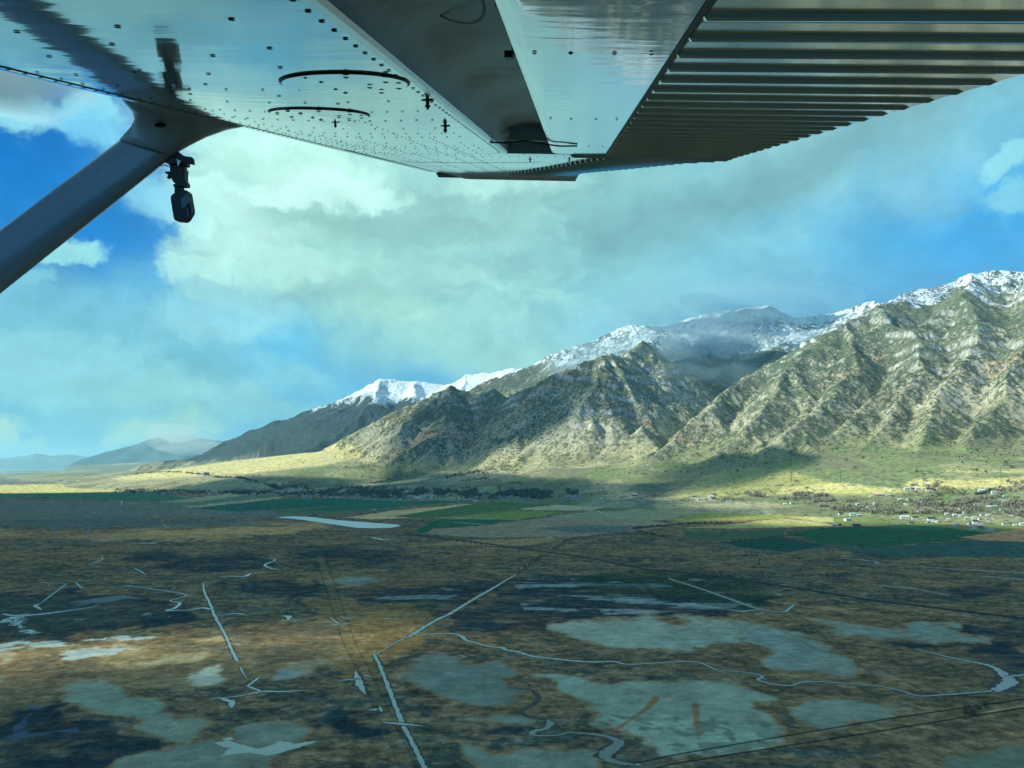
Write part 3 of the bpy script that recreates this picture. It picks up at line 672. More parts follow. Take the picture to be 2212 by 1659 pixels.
# water: channels as ribbons, the reservoir and pools as sheets just above the ground
M_water = bpy.data.materials.new('open_water'); M_water.use_nodes = True
_b = NB(M_water.node_tree); _p = M_water.node_tree.nodes['Principled BSDF']
_p.inputs['Base Color'].default_value = (.23, .32, .30, 1); _p.inputs['Roughness'].default_value = .30; _p.inputs['IOR'].default_value = 1.6
_n = _b.noise(_b.n('ShaderNodeTexCoord').outputs['Object'], .5, 3); _bp = _b.n('ShaderNodeBump'); _bp.inputs['Strength'].default_value = .06
_b.inp(_bp.inputs['Height'], _n); _b.inp(_p.inputs['Normal'], _bp.outputs[0])
def structure_mesh(name, vs_, fs, mat, kind='structure'):
    me = bpy.data.meshes.new(name); me.from_pydata(vs_, [], fs); me.materials.append(mat)
    o = bpy.data.objects.new(name, me); COL.objects.link(o); o['kind'] = kind; return o
wr = random.Random(4)
M_mud = bpy.data.materials.new('dark_mud'); M_mud.use_nodes = True; M_mud.node_tree.nodes['Principled BSDF'].inputs['Base Color'].default_value = (.045,.045,.04,1); M_mud.node_tree.nodes['Principled BSDF'].inputs['Roughness'].default_value = .8
M_creek = M_water.copy(); M_creek.name = 'deep_creek_water'; M_creek.node_tree.nodes['Principled BSDF'].inputs['Base Color'].default_value = (.05, .09, .09, 1)
def ribbon(name, pts, w, mat, z=.06, jit=.32, sub=3, bank=True):
    if bank and mat is not M_mud: ribbon('channel_bank', pts, [q*1.7+.8 for q in (w if isinstance(w, (list, tuple)) else [w]*len(pts))], M_mud, z-.02, jit, sub, False)
    P = [gp(*p) for p in pts]; W_ = [q*.55 for q in (w if isinstance(w, (list, tuple)) else [w]*len(pts))]
    Q = []
    ctl = P; xyw = [(p[0], p[1], w_) for p, w_ in zip(P, W_)]
    for i in range(len(P)-1):
        n = max(1, min(24, int(math.hypot(pts[i+1][0]-pts[i][0], pts[i+1][1]-pts[i][1])/sub)))
        for j in range(n):
            t = j/n; p0, p1, p2, p3 = xyw[max(i-1, 0)], xyw[i], xyw[i+1], xyw[min(i+2, len(P)-1)]
            e = 1 if len(P) > 3 else 0; Q.append(tuple((1-t)*p1[a] + t*p2[a] + e*t*(1-t)*((1-t)*(.5*(p2[a]-p0[a]) - (p2[a]-p1[a])) - t*(.5*(p3[a]-p1[a]) - (p2[a]-p1[a]))) for a in range(3)))
    Q.append((P[-1][0], P[-1][1], W_[-1])); nq = len(Q); Q = [(x, y, ww*min(1, .25 + i/3, .25 + (nq-1-i)/3)) for i, (x, y, ww) in enumerate(Q)]
    vs_, fs = [], []
    for i, (x, y, ww) in enumerate(Q):
        a = Q[max(i-1, 0)]; b = Q[min(i+1, len(Q)-1)]; dx, dy = b[0]-a[0], b[1]-a[1]; l = math.hypot(dx, dy)+1e-9
        nx, ny = -dy/l, dx/l; r1 = ww/2*(1+wr.uniform(-jit, jit*1.4)); r2 = ww/2*(1+wr.uniform(-jit, jit*1.4))
        vs_ += [(x+nx*r1, y+ny*r1, z), (x-nx*r2, y-ny*r2, z)]
        if i: k = 2*i; fs.append((k-2, k-1, k+1, k))
    return structure_mesh(name, vs_, fs, mat)
ribbon('water_channel', [(1155,1211),(1126,1228),(1111,1243),(1085,1258),(1066,1270),(1022,1295),(973,1325),(936,1343),(891,1371),(880,1375)], [1.2,2,3,4,5,5,5.5,5,5,5], M_water)
ribbon('water_channel', [(880,1375),(855,1388),(828,1404),(810,1414)], [3,2.2,2.2,3.5], M_water)
ribbon('water_channel', [(808,1412),(821,1440),(843,1495),(869,1562),(888,1600),(917,1659),(940,1710)], [3.6,3.6,3.4,3.6,3.4,3.2,3.2], M_water)
ribbon('water_channel', [(826,1561),(870,1564),(917,1569)], [2.4,5,.7], M_water, z=.08)
ribbon('water_channel', [(845,1508),(872,1508)], [1.6,.5], M_water, z=.08)
ribbon('water_channel', [(891,1371),(936,1369),(981,1369),(1000,1376),(1007,1383),(1036,1391),(1059,1397),(1085,1399),(1092,1404),(1118,1408),(1148,1417),(1196,1423),(1271,1430),(1323,1429),(1356,1435),(1419,1432),(1489,1429),(1518,1434),(1548,1447),(1574,1449),(1630,1455),(1647,1462),(1637,1469),(1667,1477),(1704,1481),(1741,1473),(1816,1475),(1890,1481),(1946,1492),(1983,1503),(2039,1501),(2113,1495),(2150,1492)],
       [3,4,4,5,5,4,4,6,5,5,5.5,5.5,5,4.5,3.5,3.2,3,3,3,2.6,2.6,3.4,3,3,3,2.6,2.6,2.6,2.6,2.6,2.8,3,3], M_water, jit=.25)
ribbon('water_channel', [(2146,1494),(2169,1484),(2184,1473),(2172,1462),(2150,1443),(2113,1432),(2057,1421),(1976,1401)], [6,12,12,10,7,5,4,2], M_water)
ribbon('water_channel', [(2172,1462),(2230,1456),(2300,1450)], [4,4,4], M_water, z=.08)
ribbon('creek', [(1181,1555),(1189,1562),(1181,1573),(1152,1581),(1157,1589),(1207,1588),(1230,1583),(1289,1587),(1326,1596),(1337,1607),(1311,1626),(1308,1637),(1337,1648),(1370,1652)],
       [3,6,4,5,3,2,2.4,4,6,8,9,8,6,3], M_creek)
ribbon('creek_bed', [(1092,1486),(1144,1490),(1163,1507),(1152,1521),(1126,1536),(1140,1548),(1181,1555)], [1.5,4,6,5,5,4,5], M_mud, z=.04)
ribbon('creek_bed', [(1150,1451),(1126,1462),(1110,1478)], [1,3,1], M_mud, z=.04)
for pts, w in (
  ([(439,1259),(442,1280),(453,1302),(461,1324),(483,1365),(502,1406),(513,1429)], [2.5,3,3.4,3.8,3.4,3.2,4.5]), ([(518,1440),(526,1455),(535,1469)], [2.5,1.4,.6]),
  ([(474,1246),(494,1245),(528,1245),(546,1237),(580,1235)], [6,4,8,2.5,2]), ([(561,1204),(595,1209),(572,1220),(587,1228),(606,1230)], [2,4,5,5,4]),
  ([(268,1264),(327,1272),(401,1285),(368,1297),(387,1302),(379,1313),(361,1319),(409,1317),(439,1313),(457,1317)], [3,2.5,2.5,2.5,5,5,6,3,8,5]),
  ([(465,1330),(513,1325),(535,1329)], [2,5,1]), ([(4,1326),(37,1330),(85,1327),(149,1319),(212,1309)], [3,8,9,5,3]), ([(28,1345),(44,1332)], [4,6]),
  ([(145,1260),(89,1302)], [2,2]), ([(89,1303),(75,1308),(90,1318)], [3,5,3]), ([(88,1257),(110,1260),(145,1261)], [5,2,2]),
  ([(453,1510),(520,1503),(565,1494),(613,1494),(669,1490)], [1.2,2.5,4,3,1]), ([(565,1494),(535,1482),(561,1462)], [3,3,3]), ([(470,1506),(500,1516),(500,1530)], [3,6,3]),
  ([(219,1223),(190,1223)], [2,2]), ([(219,1202),(222,1208),(192,1222)], [3,3,2]), ([(607,1330),(625,1332),(622,1338),(643,1345)], [3,9,3,2]),
  ([(162,1256),(176,1270),(190,1268)], [2,3,2]), ([(160,1340),(185,1338)], [5,2]), ([(390,1257),(408,1256)], [4,2]), ([(372,1273),(380,1268)], [3,2]),
  ([(284,1225),(300,1232),(316,1242)], [1.5,3,3]), ([(350,1131),(364,1141)], [3,3]), ([(722,1471),(780,1466)], [1,4]), ([(768,1450),(776,1478),(790,1500)], [4,7,2]), ([(784,1459),(806,1462)], [4,2]),
  ([(795,1534),(820,1532)], [3,5]), ([(820,1526),(824,1538)], [4,3]), ([(713,1334),(735,1350)], [3,3]), ([(713,1350),(757,1347)], [6,4]), ([(738,1334),(760,1337)], [5,5]), ([(993,1415),(1008,1420)], [4,3]),
  ([(1570,1316),(1600,1320),(1640,1318),(1690,1322),(1706,1314),(1716,1306)], [2,7,4,5,5,6]), ([(1811,1205),(1890,1213),(1900,1217),(2000,1225),(2150,1234),(2230,1238)], [4,8,4,5,8,6]), ([(2120,1244),(2230,1254)], [8,8]),
  ([(1444,1250),(1520,1274),(1600,1303),(1650,1320)], [4,4,4,4]), ([(800,1160),(830,1166),(842,1164)], [6,20,8]), ([(254,1036),(256,1046)], [6,6]), ([(1370,1652),(1385,1651)],[2,4]),
  ([(263,1082),(262,1092)], [8,8]), ([(620,1136),(650,1138)], [10,6]), ([(300,1173),(340,1174)], [14,10]), ([(240,1164),(262,1164)], [16,8]), ([(300,1144),(340,1146)], [8,3])):
    ribbon('water_channel', pts, w, M_water, z=.05)
M_res = M_water.copy(); M_res.name = 'reservoir_water'; M_res.node_tree.nodes['Principled BSDF'].inputs['Base Color'].default_value = (.50, .66, .60, 1); M_res.node_tree.nodes['Principled BSDF'].inputs['Roughness'].default_value = .4
def sheet(name, pts, mat, z=.05):
    return structure_mesh(name, [gp(x, y)[:2] + (z,) for x, y in pts], [tuple(range(len(pts)))], mat)
sheet('reservoir', [(596,1118),(615,1116),(642,1115.5),(672,1117),(725,1123),(815,1130),(859,1133),(866,1136),(844,1140),(803,1141),(770,1140),(696,1129),(636,1120.5)], M_res)
def blob_pool(poly, z=.05):
    P = [gp(*p) for p in poly]; out = []
    for i in range(len(P)):
        a, b = P[i], P[(i+1) % len(P)]
        for j in range(6):
            t = j/6; x = a[0]+(b[0]-a[0])*t; y = a[1]+(b[1]-a[1])*t; s_ = math.hypot(b[0]-a[0], b[1]-a[1])*.06
            out.append((x+wr.uniform(-s_, s_), y+wr.uniform(-s_, s_), z))
    structure_mesh('pool', out, [tuple(range(len(out)))], M_pool)
M_pool = M_water.copy(); M_pool.name = 'milky_pool'; M_pool.node_tree.nodes['Principled BSDF'].inputs['Base Color'].default_value = (.40, .46, .36, 1); M_pool.node_tree.nodes['Principled BSDF'].inputs['Roughness'].default_value = .45
blob_pool(z1((1240,1515),(1330,1500),(1380,1520),(1500,1550),(1600,1520),(1620,1500),(1700,1518),(1855,1503),(1760,1535),(1640,1572),(1550,1588),(1450,1570),(1350,1580),(1275,1596),(1340,1545)))
blob_pool(z1((1290,1490),(1340,1480),(1360,1495),(1310,1505)))

# raised railway bank across the marsh
M_bank = bpy.data.materials.new('ballast_bank'); M_bank.use_nodes = True; M_bank.node_tree.nodes['Principled BSDF'].inputs['Base Color'].default_value = (.06,.065,.065,1); M_bank.node_tree.nodes['Principled BSDF'].inputs['Roughness'].default_value = .95
def bank(name, pts, w, h, mat):
    P = [gp(*p) for p in pts]; vs_, fs = [], []
    for i, (x, y, _) in enumerate(P):
        a = P[max(i-1, 0)]; b = P[min(i+1, len(P)-1)]; dx, dy = b[0]-a[0], b[1]-a[1]; l = math.hypot(dx, dy); nx, ny = -dy/l, dx/l
        for q, zz in ((-w, -.2), (-w*.45, h), (w*.45, h), (w, -.2)): vs_.append((x+nx*q, y+ny*q, zz))
        if i:
            k = 4*i
            for j in range(3): fs.append((k-4+j, k-3+j, k+1+j, k+j))
    return structure_mesh(name, vs_, fs, mat)
bank('railway_embankment', z2((430,300),(860,350),(1200,400),(1450,430),(1700,480),(1850,510)) + z3((0,515),(290,550),(700,610),(1200,690),(1700,750),(2066,795),(2500,850)), 1.9, 1.2, M_bank)

# far hills beyond the plain
def far_hill(name, prof, Yd, depth, seed, colr, snow_z, mat):
    n = 260; xs = np.linspace(prof[0][0], prof[-1][0], n); ys = np.interp(xs, [p[0] for p in prof], [p[1] for p in prof])
    T = np.linspace(-1, 1, 60); X = np.zeros((60, n)); Y = np.zeros((60, n)); Z = np.zeros((60, n))
    for i in range(n):
        cx_, cy_, cz_ = at(xs[i], ys[i], Yd)
        for j in range(60):
            t = T[j]; X[j, i] = cx_*(1 + t*depth/Yd); Y[j, i] = Yd + t*depth
            Z[j, i] = (cz_)*(1-abs(t))**1.25
    nz0 = (fbm(X/900, Y/900, 5, seed, .55, True)-.5)
    Z = Z + nz0*.22*Z*(1-(1-np.minimum(1, np.abs(T[:, None])*4)))
    Z = Z - 2
    m = fbm(X/1200, Y/1200, 4, seed+5); cc = np.zeros(X.shape+(3,)) + np.array(colr); cc = mixc(cc, np.array(colr)*1.7, sstep(.5, .65, m))
    cc = mixc(cc, [.8, .84, .86], sstep(snow_z-60, snow_z+60, Z + (m-.5)*500))
    o = grid_mesh(name, X, Y, Z, np.concatenate([cc, 0*cc[..., :1]], -1), mat); o['kind'] = 'structure'
far_hill('distant_hills', [(150,1003),(175,992),(231,975),(257,969),(298,958),(316,950),(342,943),(357,950),(372,957),(409,952),(435,946),(465,950),(484,952),(540,960),(640,985)], 22000, 2600, 401, (.045,.07,.09), 1150, M_rock)
far_hill('distant_hills', [(-260,985),(-100,980),(0,991),(40,985),(75,978),(110,984),(150,981),(190,987),(220,990),(300,998)], 42000, 4000, 407, (.08,.10,.10), 900, M_rock)
far_hill('distant_bench', [(140,1006),(240,1001),(330,998),(480,990),(560,985),(700,985)], 14000, 2200, 411, (.20,.21,.15), 5000, M_rock)

# ------------------------------------------------------------------ air and clouds
def vol_mat(name, color, dens, aniso=0.2):
    m = bpy.data.materials.new(name); m.use_nodes = True; t = m.node_tree; t.nodes.clear()
    v = t.nodes.new('ShaderNodeVolumePrincipled'); v.inputs['Color'].default_value = (*color, 1); v.inputs['Density'].default_value = dens; v.inputs['Anisotropy'].default_value = aniso
    o = t.nodes.new('ShaderNodeOutputMaterial'); t.links.new(v.outputs[0], o.inputs['Volume']); return m
def box_mesh(name, lo, hi, mat):
    (x0, y0, z0), (x1, y1, z1_) = lo, hi
    vs_ = [(x0,y0,z0),(x1,y0,z0),(x1,y1,z0),(x0,y1,z0),(x0,y0,z1_),(x1,y0,z1_),(x1,y1,z1_),(x0,y1,z1_)]
    return structure_mesh(name, vs_, [(0,3,2,1),(4,5,6,7),(0,1,5,4),(1,2,6,5),(2,3,7,6),(3,0,4,7)], mat, 'stuff')
box_mesh('haze', (-110000, -75000, -15), (110000, 85000, 1900), vol_mat('haze_air', (.46, .86, 1.0), HAZE_D))
# clouds above the haze, placed mostly out of view and shaped to cast the shade that lies on the marsh, the village and part of the fans
ZC = 2350.0
def up(P):          # where the sun's ray to P passes the cloud level
    t = (ZC - P[2])/L.z; return (P[0] + L.x*t, P[1] + L.y*t)
def cloud(poly, seed, thick, edge, dens, cell=70.0, ragg=260.0, thin=()):
    Q = np.array([up(p) for p in poly]); x0, y0 = Q.min(0) - 600; x1, y1 = Q.max(0) + 600
    xs = np.arange(x0, x1, cell); ys = np.arange(y0, y1, cell); X, Y = np.meshgrid(xs, ys)
    d = pdist(X, Y, [tuple(q) for q in Q]); d = np.where(inside(X, Y, Q), d, -d)
    n = fbm(X/700, Y/700, 5, seed) - .5; n2 = fbm(X/260, Y/260, 4, seed+3) - .5
    d = d + n*ragg*2.2 + n2*ragg*.6
    T = thick*(np.clip(d/edge + .3, 0, 1)**1.3)*(.75 + .9*(n + .3))
    for (p, r, k) in thin:
        q = up(p); hx, hy = math.sin(SUN_AZ), math.cos(SUN_AZ); q = (q[0]+hx*330, q[1]+hy*330); al = (X-q[0])*hx + (Y-q[1])*hy; pe = (X-q[0])*hy - (Y-q[1])*hx
        T = T*(1 - k*np.exp(-((al/r[0])**4 + (pe/r[1])**2)))
    T = np.maximum(T, 0); T[0, :] = T[-1, :] = 0; T[:, 0] = T[:, -1] = 0
    ny, nx_ = T.shape; top = ZC + 40 + T*(1 + n2*.9); bot = ZC + 40 - T*.18
    top = np.where(T > 0, np.maximum(top, bot + .01), ZC + 40); bot = np.where(T > 0, bot, ZC + 40)
    co = np.concatenate([np.stack([X, Y, top], -1).reshape(-1, 3), np.stack([X, Y, bot], -1).reshape(-1, 3)])
    jj, ii = np.meshgrid(np.arange(ny-1), np.arange(nx_-1), indexing='ij'); a = (jj*nx_ + ii).ravel()
    q = np.stack([a, a+1, a+nx_+1, a+nx_], -1); q = q[(T.ravel()[q] > 0).any(1)]; N = ny*nx_
    ed = T.ravel() == 0
    qb = q[:, ::-1].copy(); qb = np.where(ed[qb], qb, qb + N)          # both shells share the rim
    fs = np.concatenate([q, qb]); used = np.unique(fs); re = -np.ones(2*N, int); re[used] = np.arange(len(used))
    me = bpy.data.meshes.new('cloud'); me.from_pydata(co[used].tolist(), [], re[fs].tolist())
    me.materials.append(vol_mat('shade_cloud_body', (.78, .94, 1.0), dens, .3))
    o = bpy.data.objects.new('cloud', me); COL.objects.link(o); o['kind'] = 'stuff'; return o
G_ = gp
cloud([(4500,-1200,0),(4500,1000,0),G_(2300,1166),G_(2150,1164),G_(1990,1156),G_(1850,1147),G_(1700,1149),G_(1500,1146),G_(1400,1136),G_(1300,1128),G_(1180,1121),G_(1080,1106),G_(1000,1095),G_(900,1083),
       at(860,1058,3200),at(700,1050,3400),at(560,1046,3700),at(420,1048,3800),at(300,1056,3700),G_(60,1066),G_(-300,1070),(-6500,2800,0),(-6500,-1200,0)], 501, 420, 260, .0085,
      thin=((G_(180,1418),(560,70),1.0),(G_(480,1376),(420,45),.8),(G_(300,1150),(900,150),.6),(G_(150,1450),(130,70),.5),(G_(780,1330),(120,60),.4)))
cloud([at(1385,990,3000),at(1480,985,2900),at(1560,982,2850),at(1680,985,2700),at(1740,1004,2500),at(1690,1030,2400),at(1560,1046,2350),at(1480,1058,2350),at(1400,1062,2350),at(1340,1040,2500),at(1340,1010,2800)], 511, 150, 160, .010, 50., 90.)
cloud([at(700,1060,3200),at(900,1075,2700),at(1100,1078,2400),at(1250,1074,2300),at(1330,1050,2500),at(1180,1020,3000),at(1000,1010,3400),at(860,1005,3800),at(790,1010,3900),at(720,1030,3600)], 521, 120, 200, .0085, 60., 160.)

# snow squall drifting over the high back ridges: soft overlapping wisps
M_mist = vol_mat('snow_squall', (.70, .92, 1.0), 7.0e-4, .2)
def wisp(x, y, Yd, rx, ry, rz):
    c_ = at(x, y, Yd); bm = bmesh.new(); bmesh.ops.create_icosphere(bm, subdivisions=4, radius=1.0)
    k = wr.uniform(0, 50)
    for v in bm.verts:
        n = fbm(np.array([v.co.x*1.6+k]), np.array([v.co.z*1.6+v.co.y*1.1]), 3, 701)[0]; v.co *= .75 + .5*n
        v.co.x *= rx; v.co.y *= ry; v.co.z *= rz
    me = bpy.data.meshes.new('squall_mist'); bm.to_mesh(me); bm.free(); me.materials.append(M_mist)
    o = bpy.data.objects.new('squall_mist', me); COL.objects.link(o); o.location = c_; o['kind'] = 'stuff'
for i in range(30):
    x = wr.uniform(1240, 1900); yc = float(np.interp(x, [1240,1330,1400,1493,1565,1652,1712,1783,1900], [750,722,703,688,673,662,684,682,650])); k = wr.uniform(0, 1)
    wisp(x, yc + 4 + 70*k, 6150 - 1000*k, wr.uniform(200, 420), wr.uniform(180, 300), wr.uniform(50, 95))
for i in range(12):
    wisp(wr.uniform(1420, 1640), wr.uniform(740, 830), wr.uniform(4900, 5500), wr.uniform(160, 300), wr.uniform(150, 240), wr.uniform(60, 120))
M_mist = vol_mat('summit_veil', (.74, .95, 1.0), 2.4e-4, .2)
for q in ((1360,712,6300,700,300,230),(1480,690,6250,800,300,240),(1600,668,6200,700,300,220),(1700,676,6000,700,300,210),(1540,640,6300,900,350,200),(1660,640,6100,800,350,180)): wisp(*q)
M_mist2 = vol_mat('low_cloud_wisp', (1.0, .99, .90), 4.5e-4, .3)
M_mist = M_mist2
for q in ((392,955,20500,900,900,330),(430,968,20000,1200,900,200),(370,935,20500,700,800,260)): wisp(*q)
cloud([at(760,960,4300),at(800,1000,3900),at(900,1000,3700),at(1060,980,3800),at(1200,960,3800),at(1290,900,3900),at(1300,840,4200),at(1250,800,4600),at(1180,815,4800),at(1040,829,5200),at(960,840,5300),at(880,905,4900)], 541, 190, 300, .0065, 60., 260.)  # thin cloud, mostly unseen, shaped to shade the middle ridges
# ------------------------------------------------------------------ the aeroplane the picture is taken from
_s = Vector((.081, .242, 1)).normalized(); _c = Vector((1, -.04, -.0713)).normalized(); _n = _s.cross(_c)
HW = .205
def cw(p):                      # camera axes (right, up, forward) to the world
    x, y, z = p; return Vector((x, cT*z - sT*y, CAMH + sT*z + cT*y))
def wing(u, v, w=0.0):          # chord, span, height above the lower skin
    return cw(_c*u + _s*v + _n*(HW + w))
def cpx(x, y, z):               # point of the photograph at camera depth z
    return cw(((x-CX)/FPX*z, (CY-y)/FPX*z, z))
def tag(o, label=None, cat=None, group=None):
    if label: o['label'] = label
    if cat: o['category'] = cat
    if group: o['group'] = group
    return o
def empty(name, loc, label, cat, group=None):
    o = bpy.data.objects.new(name, None); COL.objects.link(o); o.location = loc; o.empty_display_size = .1
    return tag(o, label, cat, group)
def part(name, vs_, fs, mats, parent, smooth=False, midx=None, bevel=None):
    me = bpy.data.meshes.new(name); me.from_pydata([tuple(v) for v in vs_], [], fs)
    for m in (mats if isinstance(mats, list) else [mats]): me.materials.append(m)
    if midx: me.polygons.foreach_set('material_index', midx)
    if smooth: me.polygons.foreach_set('use_smooth', [True]*len(me.polygons))
    bm = bmesh.new(); bm.from_mesh(me); bmesh.ops.remove_doubles(bm, verts=bm.verts, dist=1e-5); bmesh.ops.recalc_face_normals(bm, faces=bm.faces)
    if bevel: bmesh.ops.bevel(bm, geom=[e for e in bm.edges if e.is_manifold and e.calc_face_angle(0) > .5], offset=bevel, segments=2, affect='EDGES', profile=.5)
    bm.to_mesh(me); bm.free()
    o = bpy.data.objects.new(name, me); COL.objects.link(o)
    if parent is not None:
        o.parent = parent
        loc = parent.matrix_basis.translation if parent.parent is None else parent.parent.matrix_basis.translation
        if parent.type == 'EMPTY': me.transform(Matrix.Translation(-loc))
        else: me.transform(Matrix.Translation(-loc))
    return o
def pmat(name, col, rough=.5, metal=0., spec=.5, coat=0., bump=None, var=None):
    m = bpy.data.materials.new(name); m.use_nodes = True; t = m.node_tree; p = t.nodes['Principled BSDF']; b = NB(t)
    p.inputs['Base Color'].default_value = (*col, 1); p.inputs['Roughness'].default_value = rough; p.inputs['Metallic'].default_value = metal
    p.inputs['Specular IOR Level'].default_value = spec; p.inputs['Coat Weight'].default_value = coat; p.inputs['Coat Roughness'].default_value = .04
    P = b.n('ShaderNodeTexCoord').outputs['Object']
    if var:
        f = b.m('MULTIPLY_ADD', b.noise(P, var[0], 5, .6), var[1]*2, 1-var[1]); b.inp(p.inputs['Base Color'], b.v('SCALE', (*col,), f))
    if bump:
        sc, st, dist = bump
        mp = b.n('ShaderNodeMapping'); b.inp(mp.inputs[0], P); mp.inputs['Scale'].default_value = sc
        bp = b.n('ShaderNodeBump'); bp.inputs['Strength'].default_value = st; bp.inputs['Distance'].default_value = dist
        b.inp(bp.inputs['Height'], b.noise(mp.outputs[0], 1.0, 3, .5)); b.inp(p.inputs['Normal'], bp.outputs[0]); b.inp(p.inputs['Coat Normal'], bp.outputs[0])
    return m
M_skin = pmat('wing_paint', (.28, .32, .32), .08, .22, .9, .6, ((1.6, 9, 9), .35, .004), (3, .06))
M_flap = pmat('flap_paint', (.46, .50, .50), .08, .48, .9, .6, ((3, 14, 14), .28, .003), (3, .06))
M_corr = pmat('corrugated_skin', (.58, .60, .54), .13, .72, .7, .3, None, (6, .08))
M_shade = pmat('dull_grey_paint', (.10, .12, .13), .35, .1, .5, .2, None, (5, .1))
M_tip = pmat('tip_shaded', (.06, .08, .09), .4)  # the drooped tip's shade and dark reflection are put into this colour
M_cove = pmat('cove_metal', (.15, .20, .22), .42, .15, .4, 0, ((4, 10, 10), .6, .006), (4, .1))
M_rivet = pmat('rivet_dark', (.012, .018, .02), .5)  # ground's dark reflection on rivet heads put into their colour
M_seam = pmat('seam_sealant', (.02, .025, .028), .6)
M_strut = pmat('strut_paint', (.34, .38, .40), .30, .1, .5, .2, None, (3, .06))
M_strut2 = pmat('rib_paint', (.45, .62, .68), .5, 0)
M_fus = pmat('fuselage_paint', (.12, .18, .21), .4)
M_black = pmat('black_plastic', (.010, .014, .018), .45)
M_lip = pmat('bare_metal_edge', (.55, .58, .56), .25, .6)

plane = empty('aeroplane', wing(-.2, 0, 0), 'high-wing aeroplane whose glossy riveted left wing and strut reach in from above', 'aeroplane')
wg = bpy.data.objects.new('wing', None)
V0, V1 = -.35, 5.38
UF = lambda v: np.interp(v, [3.20, 3.32, 4.3, 5.38, 5.7], [-.28, .139, -.12, -.46, -.5])    # rear edge of the smooth lower skin
UTE = lambda v: np.interp(v, [-1, 3.40, 3.62, 4.2, 4.94, 5.7], [.66, .665, .52, .33, .06, .0])
vlist = list(np.linspace(V0, 3.20, 60)) + list(np.linspace(3.201, V1, 40))
NP_ = 44
def lower(t, v):               # t 0 nose .. 1 rear edge of the lower skin
    ur = -.28 if v <= 3.2 else float(UF(v)); ul = -.985 - .008*max(v-1, 0)
    if t < .25:                # rounded nose
        a = (1 - t/.25)*PI*.62
        return ul - .06*math.sin(a), .075*(1-math.cos(a))
    q = (t-.25)/.75; u = ul + (ur-ul)*q
    return u, -.010*math.sin(q*PI)*(1 if v < 3.2 else .6)
vs_, fs = [], []
for v in vlist:
    for i in range(NP_): u, w = lower(i/(NP_-1), v); vs_.append(wing(u, v, w))
for j in range(len(vlist)-1):
    for i in range(NP_-1): a = j*NP_+i; fs.append((a, a+1, a+NP_+1, a+NP_))
mi = [0]*len(fs)
rng = random.Random(9)
def rivet(u, v, r=.0042, h=.0020, off=0.0):
    r *= .95
    t0 = .0
    ur = -.28 if v <= 3.2 else float(UF(v)); ul = -.985 - .008*max(v-1, 0); q = (u-ul)/(ur-ul); w = -.010*math.sin(max(0, min(1, q))*PI)*(1 if v < 3.2 else .6) + off
    k = len(vs_); N = 7
    for rr_, hh_ in ((1.0, .0008), (.75, h*.8)):
        for i in range(N): a = 2*PI*i/N; vs_.append(wing(u+r*rr_*math.cos(a), v+r*rr_*math.sin(a), w-hh_))
    vs_.append(wing(u, v, w-h))
    for i in range(N):
        j = (i+1) % N; fs.append((k+i, k+j, k+N+j, k+N+i)); fs.append((k+N+i, k+N+j, k+2*N))
        mi.extend((1, 1))
for v in np.arange(.55, 5.3, .047): rivet(-.302 if v < 3.15 else float(UF(v))-.03, v, .0045)
for v in np.arange(1.0, 5.3, .040): rivet(-.968, v, .0045)
for v in np.arange(1.3, 5.3, .062): rivet(-.93, v, .0035)
for v in (1.95, 2.42, 2.90, 3.38, 3.9, 4.4, 4.9, 5.3):
    for u in np.arange(-.92, (-.33 if v < 3.2 else float(UF(v))-.04), .040): rivet(u, v + rng.uniform(-.002, .002), .0042)
for v in (1.77, 2.30, 2.78, 3.02, 3.26):
    for u in np.arange(-.90, -.34, .036): rivet(u, v, .0033)
for u in (-.86, -.54):
    for v in np.arange(1.8, 5.2, .06): rivet(u, v, .0030)
for v in (1.60, 2.15, 2.65, 3.12, 3.65):
    for u in np.arange(-.90, -.34, .085): rivet(u + rng.uniform(-.006, .006), v, .0038)
for u in (-.82, -.70, -.46):
    for v in np.arange(2.45, 5.2, .055): rivet(u + .01*(v-2.4), v, .0032)
for u, v in ((-.9,1.05),(-.78,1.12),(-.86,1.3),(-.70,1.22),(-.62,1.02),(-.52,1.10),(-.66,1.36),(-.76,1.5),(-.84,1.62),(-.58,1.5),(-.50,1.62),(-.42,1.06),(-.55,.92),(-.40,.90),(-.70,.95),(-.46,1.20),(-.6,1.25),(-.72,1.24)): rivet(u, v, .0046)
for u in np.arange(-.93, -.34, .07): rivet(u, 1.42, .0036)
def bar(pts, r, w0=0.0):        # thin raised line on the skin (sealant, gap, rim)
    base = len(vs_)
    for (u, v) in pts:
        for du, hh_ in ((-r, .0004), (0, .0022), (r, .0004)): vs_.append(wing(u+du, v+du*.0, w0-hh_))
    for i in range(len(pts)-1):
        for j in range(2): a = base+3*i+j; fs.append((a, a+1, a+4, a+3)); mi.append(1)
def lw(u, v):
    ur = -.28 if v <= 3.2 else float(UF(v)); ul = -.985 - .008*max(v-1, 0); return -.010*math.sin(max(0, min(1, (u-ul)/(ur-ul)))*PI)*(1 if v < 3.2 else .6)
bar([(-.958, v) for v in np.arange(.6, 5.3, .1)], .0016, -.0008)
for v in (3.9,):
    k = len(vs_); 
    for u in np.arange(-.92, -.12, .04):
        for dv, hh_ in ((-.003, .0004), (.003, .0012)): vs_.append(wing(u, v+dv - (u+.5)*.35, lw(u, v)-hh_))
    n_ = len(np.arange(-.92, -.12, .04))
    for i in range(n_-1): a = k+2*i; fs.append((a, a+1, a+3, a+2)); mi.append(1)
skin = part('wing', vs_, fs, [M_skin, M_rivet], plane, True, mi)

